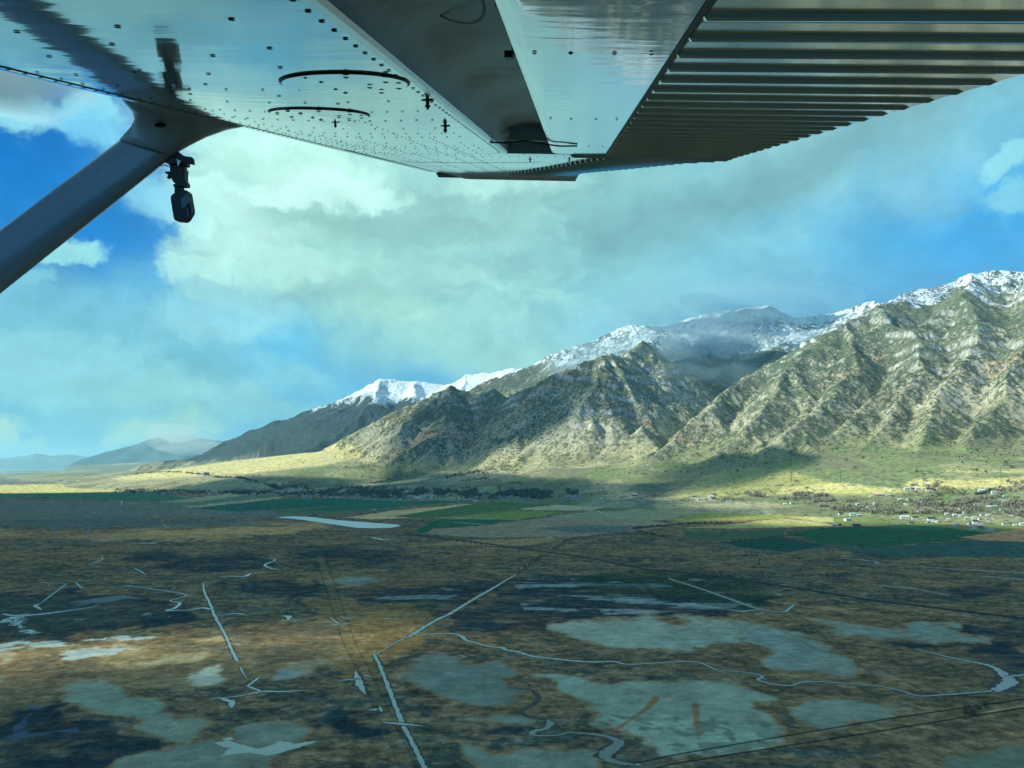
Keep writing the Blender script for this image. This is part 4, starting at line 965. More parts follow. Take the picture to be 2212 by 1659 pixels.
# lip at the back of the skin, cove behind it, closing ribs
def strip(name, prof, va, vb, mat, parent, n=30, thick=0, smooth=True, wob=0):
    vs_, fs = [], []; m = len(prof)
    for j in range(n+1):
        v = va + (vb-va)*j/n
        for i, (u, w) in enumerate(prof): vs_.append(wing(u, v, w + wob*math.sin(j*.9+i)*(0 < i < m-1)))
    for j in range(n):
        for i in range(m-1): a = j*m+i; fs.append((a, a+1, a+m+1, a+m))
    return part(name, vs_, fs, mat, parent, smooth)
strip('skin_lip', [(-.290,-.0015),(-.276,-.0020),(-.272,.004)], V0, 3.19, M_lip, skin, smooth=False)
strip('flap_cove', [(-.272,.004),(-.262,.035),(-.235,.060),(-.18,.070),(-.12,.068),(-.05,.06),(.02,.05)], V0, 3.21, M_cove, skin, 60, wob=.0035)
part('cove_rib', [wing(-.28,3.205,-.002), wing(.14,3.205,0), wing(.14,3.205,.09), wing(-.28,3.205,.09)], [(0,1,2,3)], M_strut2, skin)
# oval access rim inside the cove
k = 40; vs_, fs = [], []
for i in range(k):
    a = 2*PI*i/k; 
    for rr_ in (1.0, .93): vs_.append(wing(-.185+.062*rr_*math.cos(a), 1.02+.20*rr_*math.sin(a), .062 - .012*math.cos(a)))
for i in range(k): j = (i+1) % k; fs.append((2*i, 2*j, 2*j+1, 2*i+1))
part('access_rim', vs_, fs, M_seam, skin)
def boxuv(name, u0, u1, v0, v1, w0, w1, mat, parent, bevel=None):
    vs_ = [wing(u, v, w) for w in (w0, w1) for (u, v) in ((u0,v0),(u1,v0),(u1,v1),(u0,v1))]
    return part(name, vs_, [(0,3,2,1),(4,5,6,7),(0,1,5,4),(1,2,6,5),(2,3,7,6),(3,0,4,7)], mat, parent, bevel=bevel)
boxuv('cove_stop', -.112, -.100, 1.21, 1.235, .012, .022, M_black, skin)
# upper skin
vs_, fs = [], []; up_v = [V0, 1, 2, 3.2, 3.4, 3.62, 4.2, 4.94, 5.38]
for v in up_v:
    te = float(UTE(v))
    for t in np.linspace(0, 1, 16):
        u = -1.03 + (te+1.03)*t; w = .012 + .16*math.sin(min(1, (t+.06)**.6)*PI)**.9*(1 if v < 5 else .9) if t < 1 else .006
        vs_.append(wing(u, v, max(w, .006) + (.06 if t < .01 else 0)))
for j in range(len(up_v)-1):
    for i in range(15): a = j*16+i; fs.append((a, a+1, a+17, a+16))
part('upper_skin', vs_, fs, M_skin, skin, True)
# drooped tip
vs_, fs = [], []; tv = np.linspace(0, 1, 8)
us = np.linspace(-1.03, .04, 26)
for t in tv:
    for u in us:
        uu = u*(1-.04*t) - .02*t; e = min(1, (u+1.06)/.25, 1)
        vs_.append(wing(uu, 5.37 + .32*t, -.034*t**1.4*e + .02*(1-e)))
for t in tv[::-1]:
    for u in us: vs_.append(wing(u*(1-.04*t) - .02*t, 5.37 + .34*t, .10*(1-t)-.025*t))
nu = len(us)
for j in range(len(tv)*2-1):
    for i in range(nu-1): a = j*nu+i; fs.append((a, a+1, a+nu+1, a+nu))
part('wing_tip', vs_, fs, M_tip, skin, True)
# access covers
def cover(uc, vc, r, screws):
    vs_, fs, mi_ = [], [], []; N = 48
    W0 = lambda a, q: lw(uc+q*math.cos(a), vc) - .0005
    w0 = lw(uc, vc) - .0005
    vs_.append(wing(uc, vc, w0-.003))
    for i in range(N): a = 2*PI*i/N; vs_.append(wing(uc+r*math.cos(a), vc+r*math.sin(a), W0(a, r)-.0028))
    for i in range(N): a = 2*PI*i/N; vs_.append(wing(uc+(r+.0015)*math.cos(a), vc+(r+.0015)*math.sin(a), W0(a, r)-.0004))
    for i in range(N): j = (i+1) % N; fs += [(0, 1+i, 1+j), (1+i, 1+N+i, 1+N+j, 1+j)]
    mi_ = [0, 1]*N
    for i in range(N):           # dark rim standing proud on the inboard side
        a = 2*PI*i/N; w_ = .0034
        for rr_, hh_ in ((r+.0015, .0008), (r+.0015+w_, .0008), (r+.002+w_*.5, .0012+.0014*max(0, -math.sin(a-.3)))): vs_.append(wing(uc+rr_*math.cos(a), vc+rr_*math.sin(a), W0(a, rr_)-hh_))
    b0 = 1+2*N
    for i in range(N):
        j = (i+1) % N; fs += [(b0+3*i, b0+3*i+2, b0+3*j+2, b0+3*j), (b0+3*i+2, b0+3*i+1, b0+3*j+1, b0+3*j+2)]; mi_ += [1, 1]
    for (a, q) in screws:
        k = len(vs_); cu, cv = uc+q*r*math.cos(a), vc+q*r*math.sin(a)
        for i in range(8): b_ = 2*PI*i/8; vs_.append(wing(cu+.006*math.cos(b_), cv+.006*math.sin(b_), w0-.0036))
        vs_.append(wing(cu, cv, w0-.006))
        for i in range(8): fs.append((k+i, k+(i+1) % 8, k+8)); mi_.append(1)
    return part('access_cover', vs_, fs, [M_skin, M_rivet], skin, False, mi_)
ring = [(i*PI/4+.3, .86) for i in range(8)] + [(.5, .4), (2.2, .5), (4, .45)]
c1 = cover(-.405, 1.36, .108, ring); cover(-.60, 1.80, .112, ring)
for seg in () and (((-.40,1.33),(-.385,1.41)), ((-.385,1.41),(-.325,1.42)), ((-.325,1.42),(-.318,1.385))):
    (a, b_), (c_, d_) = seg; boxuv('bracket', min(a,c_)-.002, max(a,c_)+.002, min(b_,d_)-.002, max(b_,d_)+.002, -.016, -.012, M_seam, skin)
def drain(u, v, s=1.0):
    vs_, fs = [], []; N = 10; w0 = lw(u, v)
    for (r, h) in ((.017, 0), (.016, .003), (.007, .004), (.007, .017), (.010, .018), (.010, .026), (.005, .027), (.005, .034)):
        for i in range(N): a = 2*PI*i/N; vs_.append(wing(u+r*s*math.cos(a)*(1 if h > .003 else 1.5), v+r*s*math.sin(a), w0-h*s))
    for j in range(7):
        for i in range(N): a = j*N+i; b_ = j*N+(i+1) % N; fs.append((a, b_, b_+N, a+N))
    fs.append(tuple(range(7*N, 8*N)))
    part('fuel_drain', vs_, fs, M_rivet, skin)
drain(-.305, 1.60, .55); drain(-.352, 2.10, .55); drain(-.62, 1.98, .4); drain(-.20, 3.55, .4); drain(-.02, 3.5, .4)

# flap: smooth nose, then corrugated skin to the trailing edge
nose = [(-.05,.058),(-.075,.040),(-.090,.022),(-.094,.008),(-.088,.001),(-.06,-.001),(0,-.0015),(.06,-.001),(.132,0)]
fl = strip('flap', nose, V0, 3.19, M_flap, plane, 50)
part('flap_end', [wing(u, 3.192, w) for u, w in [(-.05,.058),(-.075,.040),(-.090,.022),(-.094,.008),(-.088,.001),(.65,0),(.65,.012),(.1,.06)]], [tuple(range(8))], M_shade, fl)
for v in (1.9, 2.75, 1.1):
    for u in (-.06, -.01, .05, .10):
        vs_, fs = [], []; N = 7
        for i in range(N): a = 2*PI*i/N; vs_.append(wing(u+.004*math.cos(a), v+.004*math.sin(a), -.0020))
        vs_.append(wing(u, v, -.004)); fs = [(i, (i+1) % N, N) for i in range(N)]
        part('rivet', vs_, fs, M_rivet, fl)
def corrugated(name, va, vb, uf, ut, parent, per=.1045, ph=.0, h=.0068, extra=None):
    prof = [(0, 0), (.60, 0), (.615, .6), (.64, 1.0), (.70, .9), (.85, .3), (1.0, 0)]
    vv_ = []; k = 0
    v = va
    while v < vb:
        for q, hh_ in prof[:-1]: vv_.append((v + q*per, hh_))
        v += per
    vs_, fs = [], []; TT = [0,.012,.03,.1,.25,.4,.55,.7,.85,.94,.98,1.0]; M = len(TT)
    for (v, hh_) in vv_:
        a, b_ = float(uf(v)), float(ut(v))
        for i in range(M):
            t = TT[i]; u = a + (b_-a)*t
            e = min(1, t/.012, (1-t)/.02); tap = 1-.2*t
            vs_.append(wing(u, v, -h*hh_*tap*max(0, e)**.6 - .001))
    for j in range(len(vv_)-1):
        for i in range(M-1): a = j*M+i; fs.append((a, a+1, a+M+1, a+M))
    # turned-up rear edge gives the sheet its thickness
    b0 = len(vs_)
    for (v, hh_) in vv_: vs_.append(wing(float(ut(v)), v, .010))
    for j in range(len(vv_)-1): fs.append((j*M+M-1, b0+j, b0+j+1, (j+1)*M+M-1))
    return part(name, vs_, fs, M_corr, parent, False)
cf = corrugated('corrugated_skin', V0+.02, 3.19, lambda v: .132, lambda v: float(UTE(v)), fl)
ail = corrugated('aileron', 3.22, 5.34, lambda v: float(UF(v)), lambda v: float(UTE(v)), plane, .09, h=.010)
strip('edge_band', [(.128,-.0012),(.131,-.0035),(.136,-.0035),(.138,-.0012)], V0, 3.19, M_seam, fl)
# rivet pairs at the ridge ends
for v in np.arange(V0+.02, 3.1, .1045):
    if v < .7 or v > 2.4: continue
    for du in (.0, .028):
        vs_ = []; N = 6
        for i in range(N): a = 2*PI*i/N; vs_.append(wing(.600+du+.005*math.cos(a), v+.028+.005*math.sin(a), -.0014))
        vs_.append(wing(.600+du, v+.028, -.0035)); part('rivet', vs_, [(i, (i+1) % N, N) for i in range(N)], M_rivet, cf)
# hinge cable
def tube(name, pts, r, mat, parent, N=8):
    vs_, fs = [], []; pts = [Vector(p) for p in pts]
    for i, p in enumerate(pts):
        d = (pts[min(i+1, len(pts)-1)] - pts[max(i-1, 0)]).normalized(); a = d.orthogonal().normalized(); b_ = d.cross(a)
        rr_ = r[i] if isinstance(r, (list, tuple)) else r
        for j in range(N): t = 2*PI*j/N; vs_.append(p + (a*math.cos(t) + b_*math.sin(t))*rr_)
    for i in range(len(pts)-1):
        for j in range(N): a = i*N+j; b_ = i*N+(j+1) % N; fs.append((a, b_, b_+N, a+N))
    fs += [tuple(range(N))[::-1], tuple(range((len(pts)-1)*N, len(pts)*N))]
    return part(name, vs_, fs, mat, parent, True)
tube('flap_cable', [wing(-.285,2.62,-.004), wing(-.24,2.66,-.002), wing(-.17,2.64,.004), wing(-.10,2.66,-.004), wing(-.05,2.68,-.008), wing(.01,2.70,-.005)], .0028, M_rivet, fl)
boxuv('hinge_arm', -.24, -.06, 2.83, 2.86, .02, .07, M_strut2, fl)

# strut and its flared cuff
def section(L_, R_, zl, zr, th, N=20):          # streamlined section between two points of the outline
    a = cpx(*L_, zl); b_ = cpx(*R_, zr); m = (a+b_)/2; e = (b_-a)/2
    view = (m - Vector((0, 0, CAMH))).normalized(); t = view - e.normalized()*view.dot(e.normalized()); t.normalize()
    return [m + e*math.cos(q) + t*(th*math.sin(q)*(1+.25*math.cos(q))) for q in [2*PI*i/N for i in range(N)]]
def loft(name, secs, mat, parent):
    vs_, fs = [], []; N = len(secs[0])
    for s_ in secs: vs_ += s_
    for j in range(len(secs)-1):
        for i in range(N): a = j*N+i; b_ = j*N+(i+1) % N; fs.append((a, b_, b_+N, a+N))
    fs += [tuple(range(N)), tuple(range((len(secs)-1)*N, len(secs)*N))]
    return part(name, vs_, fs, mat, parent, True)
st = loft('strut', [section((280,290),(392,322),2.2,2.2,.030), section((262,300),(375,335),2.2,2.2,.030), section((131,398),(187,485),2.08,2.08,.031), section((0,497),(0,635),1.97,1.97,.032), section((-520,887),(-500,1033),1.68,1.68,.034)], M_strut, plane)
loft('strut_cuff', [section((258,302),(378,337),2.19,2.19,.036), section((270,288),(386,327),2.19,2.2,.040), section((284,272),(408,315),2.17,2.2,.046), section((290,256),(445,297),2.15,2.2,.052),
     section((286,241),(490,281),2.10,2.2,.058), section((272,226),(541,271),2.02,2.2,.066), section((262,212),(552,262),2.0,2.2,.066)], M_strut, st)
tube('cuff_seam', [cpx(262+(375-262)*t, 300+(335-300)*t - 26*math.sin(t*PI)**.8, 2.2-.04*math.sin(t*PI)-.004) for t in np.linspace(0, 1, 16)], .0022, M_seam, st)
vs_ = [cpx(346+13*math.cos(a), 270+5*math.sin(a), 2.107) for a in np.linspace(0, 2*PI, 14)[:-1]]; vs_.append(cpx(346, 270, 2.13))
part('cuff_hole', vs_, [(i, (i+1) % 13, 13) for i in range(13)], M_black, st)
# cabin side beside the camera
vs_, fs = [], []; prof = [(-.25,.12),(-.27,-.2),(-.30,-.6),(-.36,-1.1),(-.6,-1.45),(-1.4,-1.5),(-1.5,.14),(-.6,.15)]
for u in (-2.6, -1.2, 1.2, 3.2):
    sc = .75 if abs(u) > 2 else 1.0
    for (v, w) in prof: vs_.append(wing(u, v if v > -.8 else v, w*sc))
for j in range(3):
    for i in range(8): a = j*8+i; b_ = j*8+(i+1) % 8; fs.append((a, b_, b_+8, a+8))
fs += [tuple(range(8)), tuple(range(24, 32))]
part('fuselage', vs_, fs, M_fus, plane, True)

# ------------------------------------------------------------------ action camera clamped to the strut
def zz(*p): return [(246.9+x*.1653, 219.4+y*.1653) for x, y in p]
acam = empty('action_camera', cpx(388, 345, 2.2), 'small black action camera hanging from a clamp below the wing strut', 'camera')
def prism(name, poly, z, th, mat, parent, bevel=None):
    f = [cpx(x, y, z) for x, y in poly]; b_ = [cpx(x, y, z) + (cpx(x, y, z+th)-cpx(x, y, z)).normalized()*0 + (cw((0,0,1))-cw((0,0,0)))*th for x, y in poly]
    n = len(poly); fs = [tuple(range(n)), tuple(range(2*n-1, n-1, -1))] + [(i, i+n, (i+1) % n + n, (i+1) % n) for i in range(n)]
    return part(name, f+b_, fs, mat, parent, bevel=bevel)
M_screen = pmat('camera_glass', (.03, .07, .085), .08, 0, .8)
body = prism('camera_body', zz((735,1235),(760,1205),(800,1180),(880,1152),(940,1155),(962,1180),(985,1310),(1000,1400),(996,1445),(960,1505),(945,1530),(905,1560),(790,1552),(772,1525),(745,1360),(732,1270)), 2.2, .032, M_black, acam, .0022)
prism('screen', zz((868,1275),(950,1190),(962,1200),(985,1320),(948,1345),(930,1372),(884,1400)), 2.1985, .0016, M_screen, body)
prism('latch', zz((948,1410),(968,1400),(972,1470),(955,1500)), 2.197, .004, M_shade, body)
prism('neck', zz((785,1090),(878,1090),(880,1150),(895,1175),(800,1200),(782,1185)), 2.205, .02, M_black, acam, .001)
prism('thumb_screw', zz((765,1078),(800,1070),(895,1045),(935,1038),(950,1070),(945,1105),(890,1108),(800,1105),(770,1110)), 2.20, .024, M_black, acam, .001)
arm = prism('arm', zz((718,800),(890,790),(900,860),(918,880),(912,960),(916,1040),(885,1075),(790,1070),(752,1030),(728,960),(722,880)), 2.2, .03, M_black, acam, .002)
prism('clamp_jaw', zz((650,775),(730,720),(800,665),(840,655),(895,705),(900,800),(720,815),(690,808)), 2.19, .05, M_black, acam, .002)
prism('clamp_lever', zz((880,700),(930,712),(1010,722),(1026,740),(1038,818),(960,805),(885,795)), 2.19, .012, M_black, acam, .0015)
prism('lever_pin', zz((820,740),(850,775),(872,772),(835,835),(822,830)), 2.187, .004, M_lip, acam)
tube('safety_wire', [cpx(*zz((p))[0], 2.2) for p in ((700,800),(640,780),(600,805),(578,828),(600,842),(650,830),(720,858))], .0011, M_black, acam, 6)
tube('safety_wire', [cpx(*zz((p))[0], 2.205) for p in ((690,805),(640,800),(612,822),(660,826),(722,838))], .0009, M_black, acam, 6)
prism('side_knob', zz((664,912),(735,910),(760,925),(770,960),(720,975),(690,1000),(684,995),(700,955),(735,945),(664,936)), 2.2, .016, M_black, acam, .0008)
# ------------------------------------------------------------------ small things on the land
def hit(x, y):                  # where the line of sight meets the land
    d = pdir(x, y); Ys = np.geomspace(300, 9500, 900); t = Ys/d[1]; X_ = d[0]*t; Z_ = CAMH + d[2]*t
    H = terrain(X_, Ys)[0]; s = foot_s(X_, Ys); H = np.where((s < 0), 0.0, H - 3*sstep(60, 0, s)); H = np.maximum(H, 0)
    k = np.argmax(Z_ <= H + .01)
    if Z_[k] > H[k] + .01: k = len(Ys)-1
    return (float(X_[k]), float(Ys[k]), float(H[k]))
def ground_z(X_, Y_):
    X_, Y_ = np.atleast_1d(X_).astype(float), np.atleast_1d(Y_).astype(float); H = terrain(X_, Y_)[0]; s = foot_s(X_, Y_)
    return np.maximum(np.where(s < 0, 0, H - 3*sstep(60, 0, s)), 0)
def mesh_of(name, vs_, fs, mats, mi=None, smooth=False):
    me = bpy.data.meshes.new(name); me.from_pydata([tuple(v) for v in vs_], [], fs)
    for m in mats: me.materials.append(m)
    if mi is not None: me.polygons.foreach_set('material_index', mi)
    if smooth: me.polygons.foreach_set('use_smooth', [True]*len(fs))
    return me
def put(name, me, loc, rz=0, sc=1, label=None, cat=None, group=None):
    o = bpy.data.objects.new(name, me); COL.objects.link(o); o.location = loc; o.rotation_euler = (0, 0, rz)
    o.scale = sc if isinstance(sc, tuple) else (sc, sc, sc)
    return tag(o, label, cat, group)
def flat(name, col, rough=.8, var=.12):
    return pmat(name, col, rough, 0, .3, 0, None, (.35, var))
WALL = {k: flat('wall_'+k, c) for k, c in dict(white=(.60,.62,.58), grey=(.36,.37,.36), tan=(.46,.40,.30), red=(.42,.09,.05), brick=(.30,.17,.12), green=(.22,.36,.28), dark=(.10,.10,.09), yellow=(.72,.55,.10)).items()}
ROOF = {k: flat('roof_'+k, c, .5) for k, c in dict(dark=(.045,.055,.07), white=(.60,.63,.63), grey=(.28,.30,.32), brown=(.15,.10,.07), blue=(.16,.26,.36), green=(.30,.52,.42), red=(.45,.12,.08)).items()}
M_pane = pmat('window_glass', (.03,.045,.06), .1)
M_door = flat('door_paint', (.16,.12,.09))
rb = random.Random(21)
def wall_mesh(w, d, h, rh, mat):
    x, y = w/2, d/2
    vs_ = [(-x,-y,-2),(x,-y,-2),(x,y,-2),(-x,y,-2),(-x,-y,h),(x,-y,h),(x,y,h),(-x,y,h),(-x,0,h+rh-.05),(x,0,h+rh-.05)]
    return mesh_of('wall', vs_, [(0,1,5,4),(2,3,7,6),(1,2,6,9,5),(3,0,4,8,7)], [mat])
def roof_mesh(w, d, h, rh, mat, o=.7, t=.25):
    x, y = w/2+o, d/2+o; e = h - o*rh/(d/2)
    vs_ = [(-x,-y,e),(x,-y,e),(x,0,h+rh),(-x,0,h+rh),(-x,y,e),(x,y,e)]; vs_ += [(a,b,c+t) for a,b,c in vs_]
    return mesh_of('roof', vs_, [(0,3,2,1),(3,4,5,2),(6,7,8,9),(9,8,11,10),(0,1,7,6),(4,10,11,5),(0,6,9,3),(3,9,10,4),(1,2,8,7),(2,5,11,8)], [mat])
def child(name, me, parent):
    o = bpy.data.objects.new(name, me); COL.objects.link(o); o.parent = parent; return o
def house(x, y, wpx, wall='white', roof='dark', h=3.2, rz=0., label=None, cat='house', group=None, ratio=.6, rise=None, name='house', detail=None, gable=False):
    P = hit(x, y); w = max(6.5, .84*wpx/FPX*P[1]); d = w*ratio; h = h*.9
    if gable: rz += 90; w, d = d, w*1.0
    rh = rise if rise is not None else min(d*.32, 3.6)
    o = empty(name, P, label, cat, group); o.rotation_euler = (0, 0, math.radians(rz))
    child('wall', wall_mesh(w, d, h, rh, WALL[wall]), o); child('roof', roof_mesh(w, d, h, rh, ROOF[roof]), o)
    if detail or wpx >= 9:
        n = max(2, int(w/4)); 
        for fl_ in range(2 if h > 5 else 1):
            for i in range(n):
                cx_ = -w/2 + (i+.5)*w/n; z0 = .9 + 2.9*fl_
                if i == n//2 and fl_ == 0:
                    child('door', mesh_of('door', [(cx_-.5,-d/2-.06,0),(cx_+.5,-d/2-.06,0),(cx_+.5,-d/2-.06,2.1),(cx_-.5,-d/2-.06,2.1)], [(0,1,2,3)], [M_door]), o); continue
                child('window', mesh_of('window', [(cx_-.65,-d/2-.05,z0),(cx_+.65,-d/2-.05,z0),(cx_+.65,-d/2-.05,z0+1.3),(cx_-.65,-d/2-.05,z0+1.3)], [(0,1,2,3)], [M_pane]), o)
    return o
HS = [ # x, y, width px, wall, roof, height, turn, label, options
 (2012,1126,17,'white','dark',6.0,-14,'large white two-storey house with dark roof beside the pale road, facing the shaded field',{}),
 (2023,1127,9,'white','dark',4.0,70,'white gabled wing at the right end of the large two-storey house',{'name':'house_wing'}),
 (2107,1131,13,'white','dark',5.6,-10,'white dark-roofed house at the middle of the farmyard in the sunlit meadow',{}),
 (2094,1134,9,'white','blue',4.2,20,'white blue-roofed outbuilding at the left of the white farmyard',{}),
 (2118,1135,11,'white','grey',4.0,-30,'white garage on the right side of the white farmyard',{}),
 (2119,1143,16,'grey','dark',3.6,-8,'low dark-gabled barn at the front of the white farmyard',{'cat':'barn','name':'barn','gable':True}),
 (2098,1139,8,'white','white',3,0,'small white shed before the blue-roofed outbuilding of the farmyard',{'cat':'shed','name':'shed'}),
 (2062,1138,5,'white','white',2.6,10,'leftmost tiny white shed of the farmyard in the meadow',{'cat':'shed','name':'shed'}),
 (2068,1136,6,'white','grey',2.8,20,'small white shed, second from the left of the farmyard',{'cat':'shed','name':'shed'}),
 (2105,1144,4,'white','white',2.4,0,'tiny white trailer parked left of the dark-gabled barn',{'cat':'trailer','name':'trailer'}),
 (2135,1146,5,'white','green',2.6,0,'tiny pale green-topped shed right of the dark-gabled barn',{'cat':'shed','name':'shed'}),
 (2141,1147,4,'white','white',2.2,0,'tiny white trailer at the right end of the farmyard',{'cat':'trailer','name':'trailer'}),
 (1954,1120,20,'white','white',4.2,-6,'long white shed left of the large two-storey house',{'cat':'barn','name':'barn','ratio':.45}),
 (1976,1121,14,'white','dark',3.4,-6,'white dark-roofed house just right of the long white shed',{'ratio':.5}),
 (1936,1131,12,'grey','green',3.2,-25,'grey barn with bright green-white roof at the corner of the yellow-green willows',{'cat':'barn','name':'barn','gable':True}),
 (1968,1131,13,'white','dark',2.4,-4,'long low white stable at the edge of the green field',{'cat':'stable','name':'stable','ratio':.35}),
 (2005,1130,7,'white','dark',2.6,0,'small white and black shed below the large two-storey house',{'cat':'shed','name':'shed'}),
 (2048,1124,8,'tan','white',3,-10,'small cream house beside the road right of the large two-storey house',{}),
 (1831,1126,14,'white','white',6.2,8,'plain white box-shaped barn standing alone in the pasture',{'cat':'barn','name':'barn','ratio':.8,'rise':.6}),
 (1803,1137,15,'grey','grey',3.0,-5,'low grey open shed at the edge of the cloud shadow',{'cat':'shed','name':'shed','ratio':.5}),
 (1814,1136,7,'dark','dark',3.2,-5,'dark end bay beside the low grey open shed',{'cat':'shed','name':'shed'}),
 (1850,1138,17,'brick','dark',3.4,-12,'dark-roofed ranch house right of the low grey shed at the shadow edge',{}),
 (2029,1107,7,'white','dark',6.5,10,'tall narrow white house among the bare trees above the road',{'gable':True}),
 (1985,1108,8,'white','grey',4,0,'white cottage left of the small dark-gabled barn among bare trees',{}),
 (1993,1109,7,'dark','dark',4,10,'small dark-gabled barn among the bare trees above the road',{'cat':'barn','name':'barn','gable':True}),
 (1960,1058,16,'white','white',5,-3,'long white building at the left of the hillside group under the dry yellow slope',{'cat':'barn','name':'barn','ratio':.4}),
 (1971,1059,9,'grey','dark',4,-3,'grey shed in the middle of the hillside group under the dry yellow slope',{'cat':'shed','name':'shed'}),
 (1982,1058,10,'white','white',4.6,-3,'white barn right of the grey shed in the hillside group',{'cat':'barn','name':'barn'}),
 (2006,1060,14,'white','dark',4.4,-6,'white house with black gable at the right end of the hillside group',{}),
 (1928,1062,8,'white','white',3.6,0,'small white shed left of the hillside group under the dry slope',{'cat':'shed','name':'shed','ratio':.5}),
 (1902,1071,17,'red','white',4,-4,'long red barn with white roof beside the lane',{'cat':'barn','name':'barn','ratio':.4}),
 (1918,1073,9,'grey','white',3.4,0,'grey white-roofed shed at the right end of the long red barn',{'cat':'shed','name':'shed'}),
 (1882,1074,7,'white','white',2.6,0,'low white shed at the left end of the long red barn',{'cat':'shed','name':'shed'}),
 (1926,1074,7,'grey','dark',3.4,0,'dark-roofed cottage where the white lane begins',{}),
 (1852,1092,9,'white','white',4,20,'white cottage below a dark pointed tree left of the big thicket',{}),
 (1877,1098,10,'white','grey',2.8,0,'low white bungalow just below the white cottage by the pointed tree',{}),
 (1815,1112,9,'white','dark',3.4,10,'white dark-roofed house at the left of the row behind the pasture barn',{}),
 (1841,1113,13,'white','green',3.6,-5,'white and green farm building in the row behind the pasture barn',{'cat':'barn','name':'barn'}),
 (1855,1114,9,'green','white',3,0,'small green shed at the right of the row behind the pasture barn',{'cat':'shed','name':'shed'}),
 (2147,1068,12,'white','green',5.6,-5,'tall white greenhouse-like house right of the dark conifer row',{}),
 (2172,1073,12,'white','green',2.8,0,'long low white shed at the far right above the curved lane',{'cat':'shed','name':'shed','ratio':.35}),
 (2120,1062,14,'white','white',4,-12,'white house half hidden behind the dark conifer row',{}),
 (2072,1067,6,'white','dark',3.6,0,'small white house at the left end of the bare hedgerow',{}),
 (2165,1083,14,'white','grey',3.4,-25,'white farmhouse at the end of the curved pale lane',{}),
 (2175,1085,9,'white','white',3.2,10,'white shed just right of the farmhouse on the curved lane',{'cat':'shed','name':'shed'}),
 (2148,1097,13,'grey','green',3,-6,'grey barn with pale green roof below the curved lane',{'cat':'barn','name':'barn'}),
 (1962,1093,4,'yellow','white',2.4,0,'tiny yellow shed inside the bare thicket',{'cat':'shed','name':'shed'}),
 (1403,1008,9,'white','white',5,0,'lone white tank house on the levelled pad above the winding track',{'rise':.8,'cat':'tank house','name':'tank_house'}),
 (1372,1072,12,'red','white',5,-4,'red barn with white roof in the farmstead below the winding track',{'cat':'barn','name':'barn'}),
 (1381,1076,12,'grey','grey',3.4,-4,'grey shed in front of the red barn',{'cat':'shed','name':'shed'}),
 (1386,1080,6,'white','dark',3.2,0,'small white house at the roadside in front of the red barn farmstead',{}),
 (1369,1081,6,'white','grey',3,0,'small white cottage at the left of the red barn farmstead',{}),
 (1421,1068,8,'white','red',3.6,-6,'white building with reddish roof right of the red barn farmstead',{'ratio':.5}),
 (1412,1075,4,'red','red',3,0,'tiny red shed between the red barn and the white roadside building',{'cat':'shed','name':'shed'}),
 (1511,1081,11,'white','white',5,10,'bright white round-topped shed at the left of the middle farmstead',{'cat':'shed','name':'shed'}),
 (1525,1082,6,'white','dark',3,0,'small white shed right of the round-topped shed',{'cat':'shed','name':'shed'}),
 (1536,1075,12,'white','white',3.6,0,'long white barn at the back of the middle farmstead',{'cat':'barn','name':'barn'}),
 (1541,1079,10,'grey','dark',3,0,'dark-roofed grey shed before the long white barn of the middle farmstead',{'cat':'shed','name':'shed'}),
 (1575,1086,13,'white','blue',3.6,-8,'white house with blue roof between dark round bushes at the roadside',{}),
 (1489,1075,4,'white','grey',2.8,0,'tiny white shed at the far left of the middle farmstead',{'cat':'shed','name':'shed'}),
 (1500,1074,9,'dark','dark',2.6,0,'low dark cattle shed left of the round-topped shed',{'cat':'shed','name':'shed','ratio':.3}),
 (1696,1090,8,'white','white',2.8,0,'small white bungalow left of the roadside house among trees',{}),
 (1711,1089,10,'white','grey',3.6,8,'white grey-roofed house among trees on the roadside right of the fields',{}),
 (1617,1073,4,'white','white',2.8,0,'tiny white shed, leftmost of three in the bare thicket',{'cat':'shed','name':'shed'}),
 (1635,1073,4,'white','grey',2.8,0,'tiny white shed, middle of three in the bare thicket',{'cat':'shed','name':'shed'}),
 (1657,1073,5,'white','white',2.6,0,'tiny white shed, rightmost of three in the bare thicket',{'cat':'shed','name':'shed'}),
 (808,1104,9,'tan','white',3,0,'lone farm shed between the green and the tan field',{'cat':'shed','name':'shed'}),
 (682,1115.5,9,'grey','dark',3,-5,'dark shed on the far bank of the long reservoir',{'cat':'shed','name':'shed'}),
 (698,1116,5,'grey','grey',2.6,0,'grey pump hut right of the dark shed on the reservoir bank',{'cat':'hut','name':'hut'}),
]
for (x, y, w, wa, ro, h, rz, lab, op) in HS: house(x, y, w, wa, ro, h, rz, lab, **op)
ROAD = [(2062,1115),(2074,1116),(2087,1121),(2095,1119),(2103,1121),(2116,1122),(2120,1114),(2134,1115),(2149,1118),(2182,1118),(2200,1118),(2134,1125),(2169,1134),(2192,1136),(2207,1134),(2084,1111),(2110,1093),(2131,1102),(2163,1103),(2136,1096),(2003,1089),(1990,1088),(1957,1092),(1944,1082),(1962,1081),(2003,1049),(2039,1056),(2178,1102),(2190,1096),(2207,1104),(1890,1090),(1905,1103),(1915,1110),(2070,1104),(2045,1112)]
ORD = ['first','second','third','fourth','fifth','sixth','seventh','eighth','ninth','tenth','eleventh','twelfth','thirteenth','fourteenth','fifteenth','sixteenth','seventeenth','eighteenth','nineteenth','twentieth','twenty-first']
low_ = sorted([p for p in ROAD if p[1] > 1110]); high_ = sorted([p for p in ROAD if p[1] <= 1110])
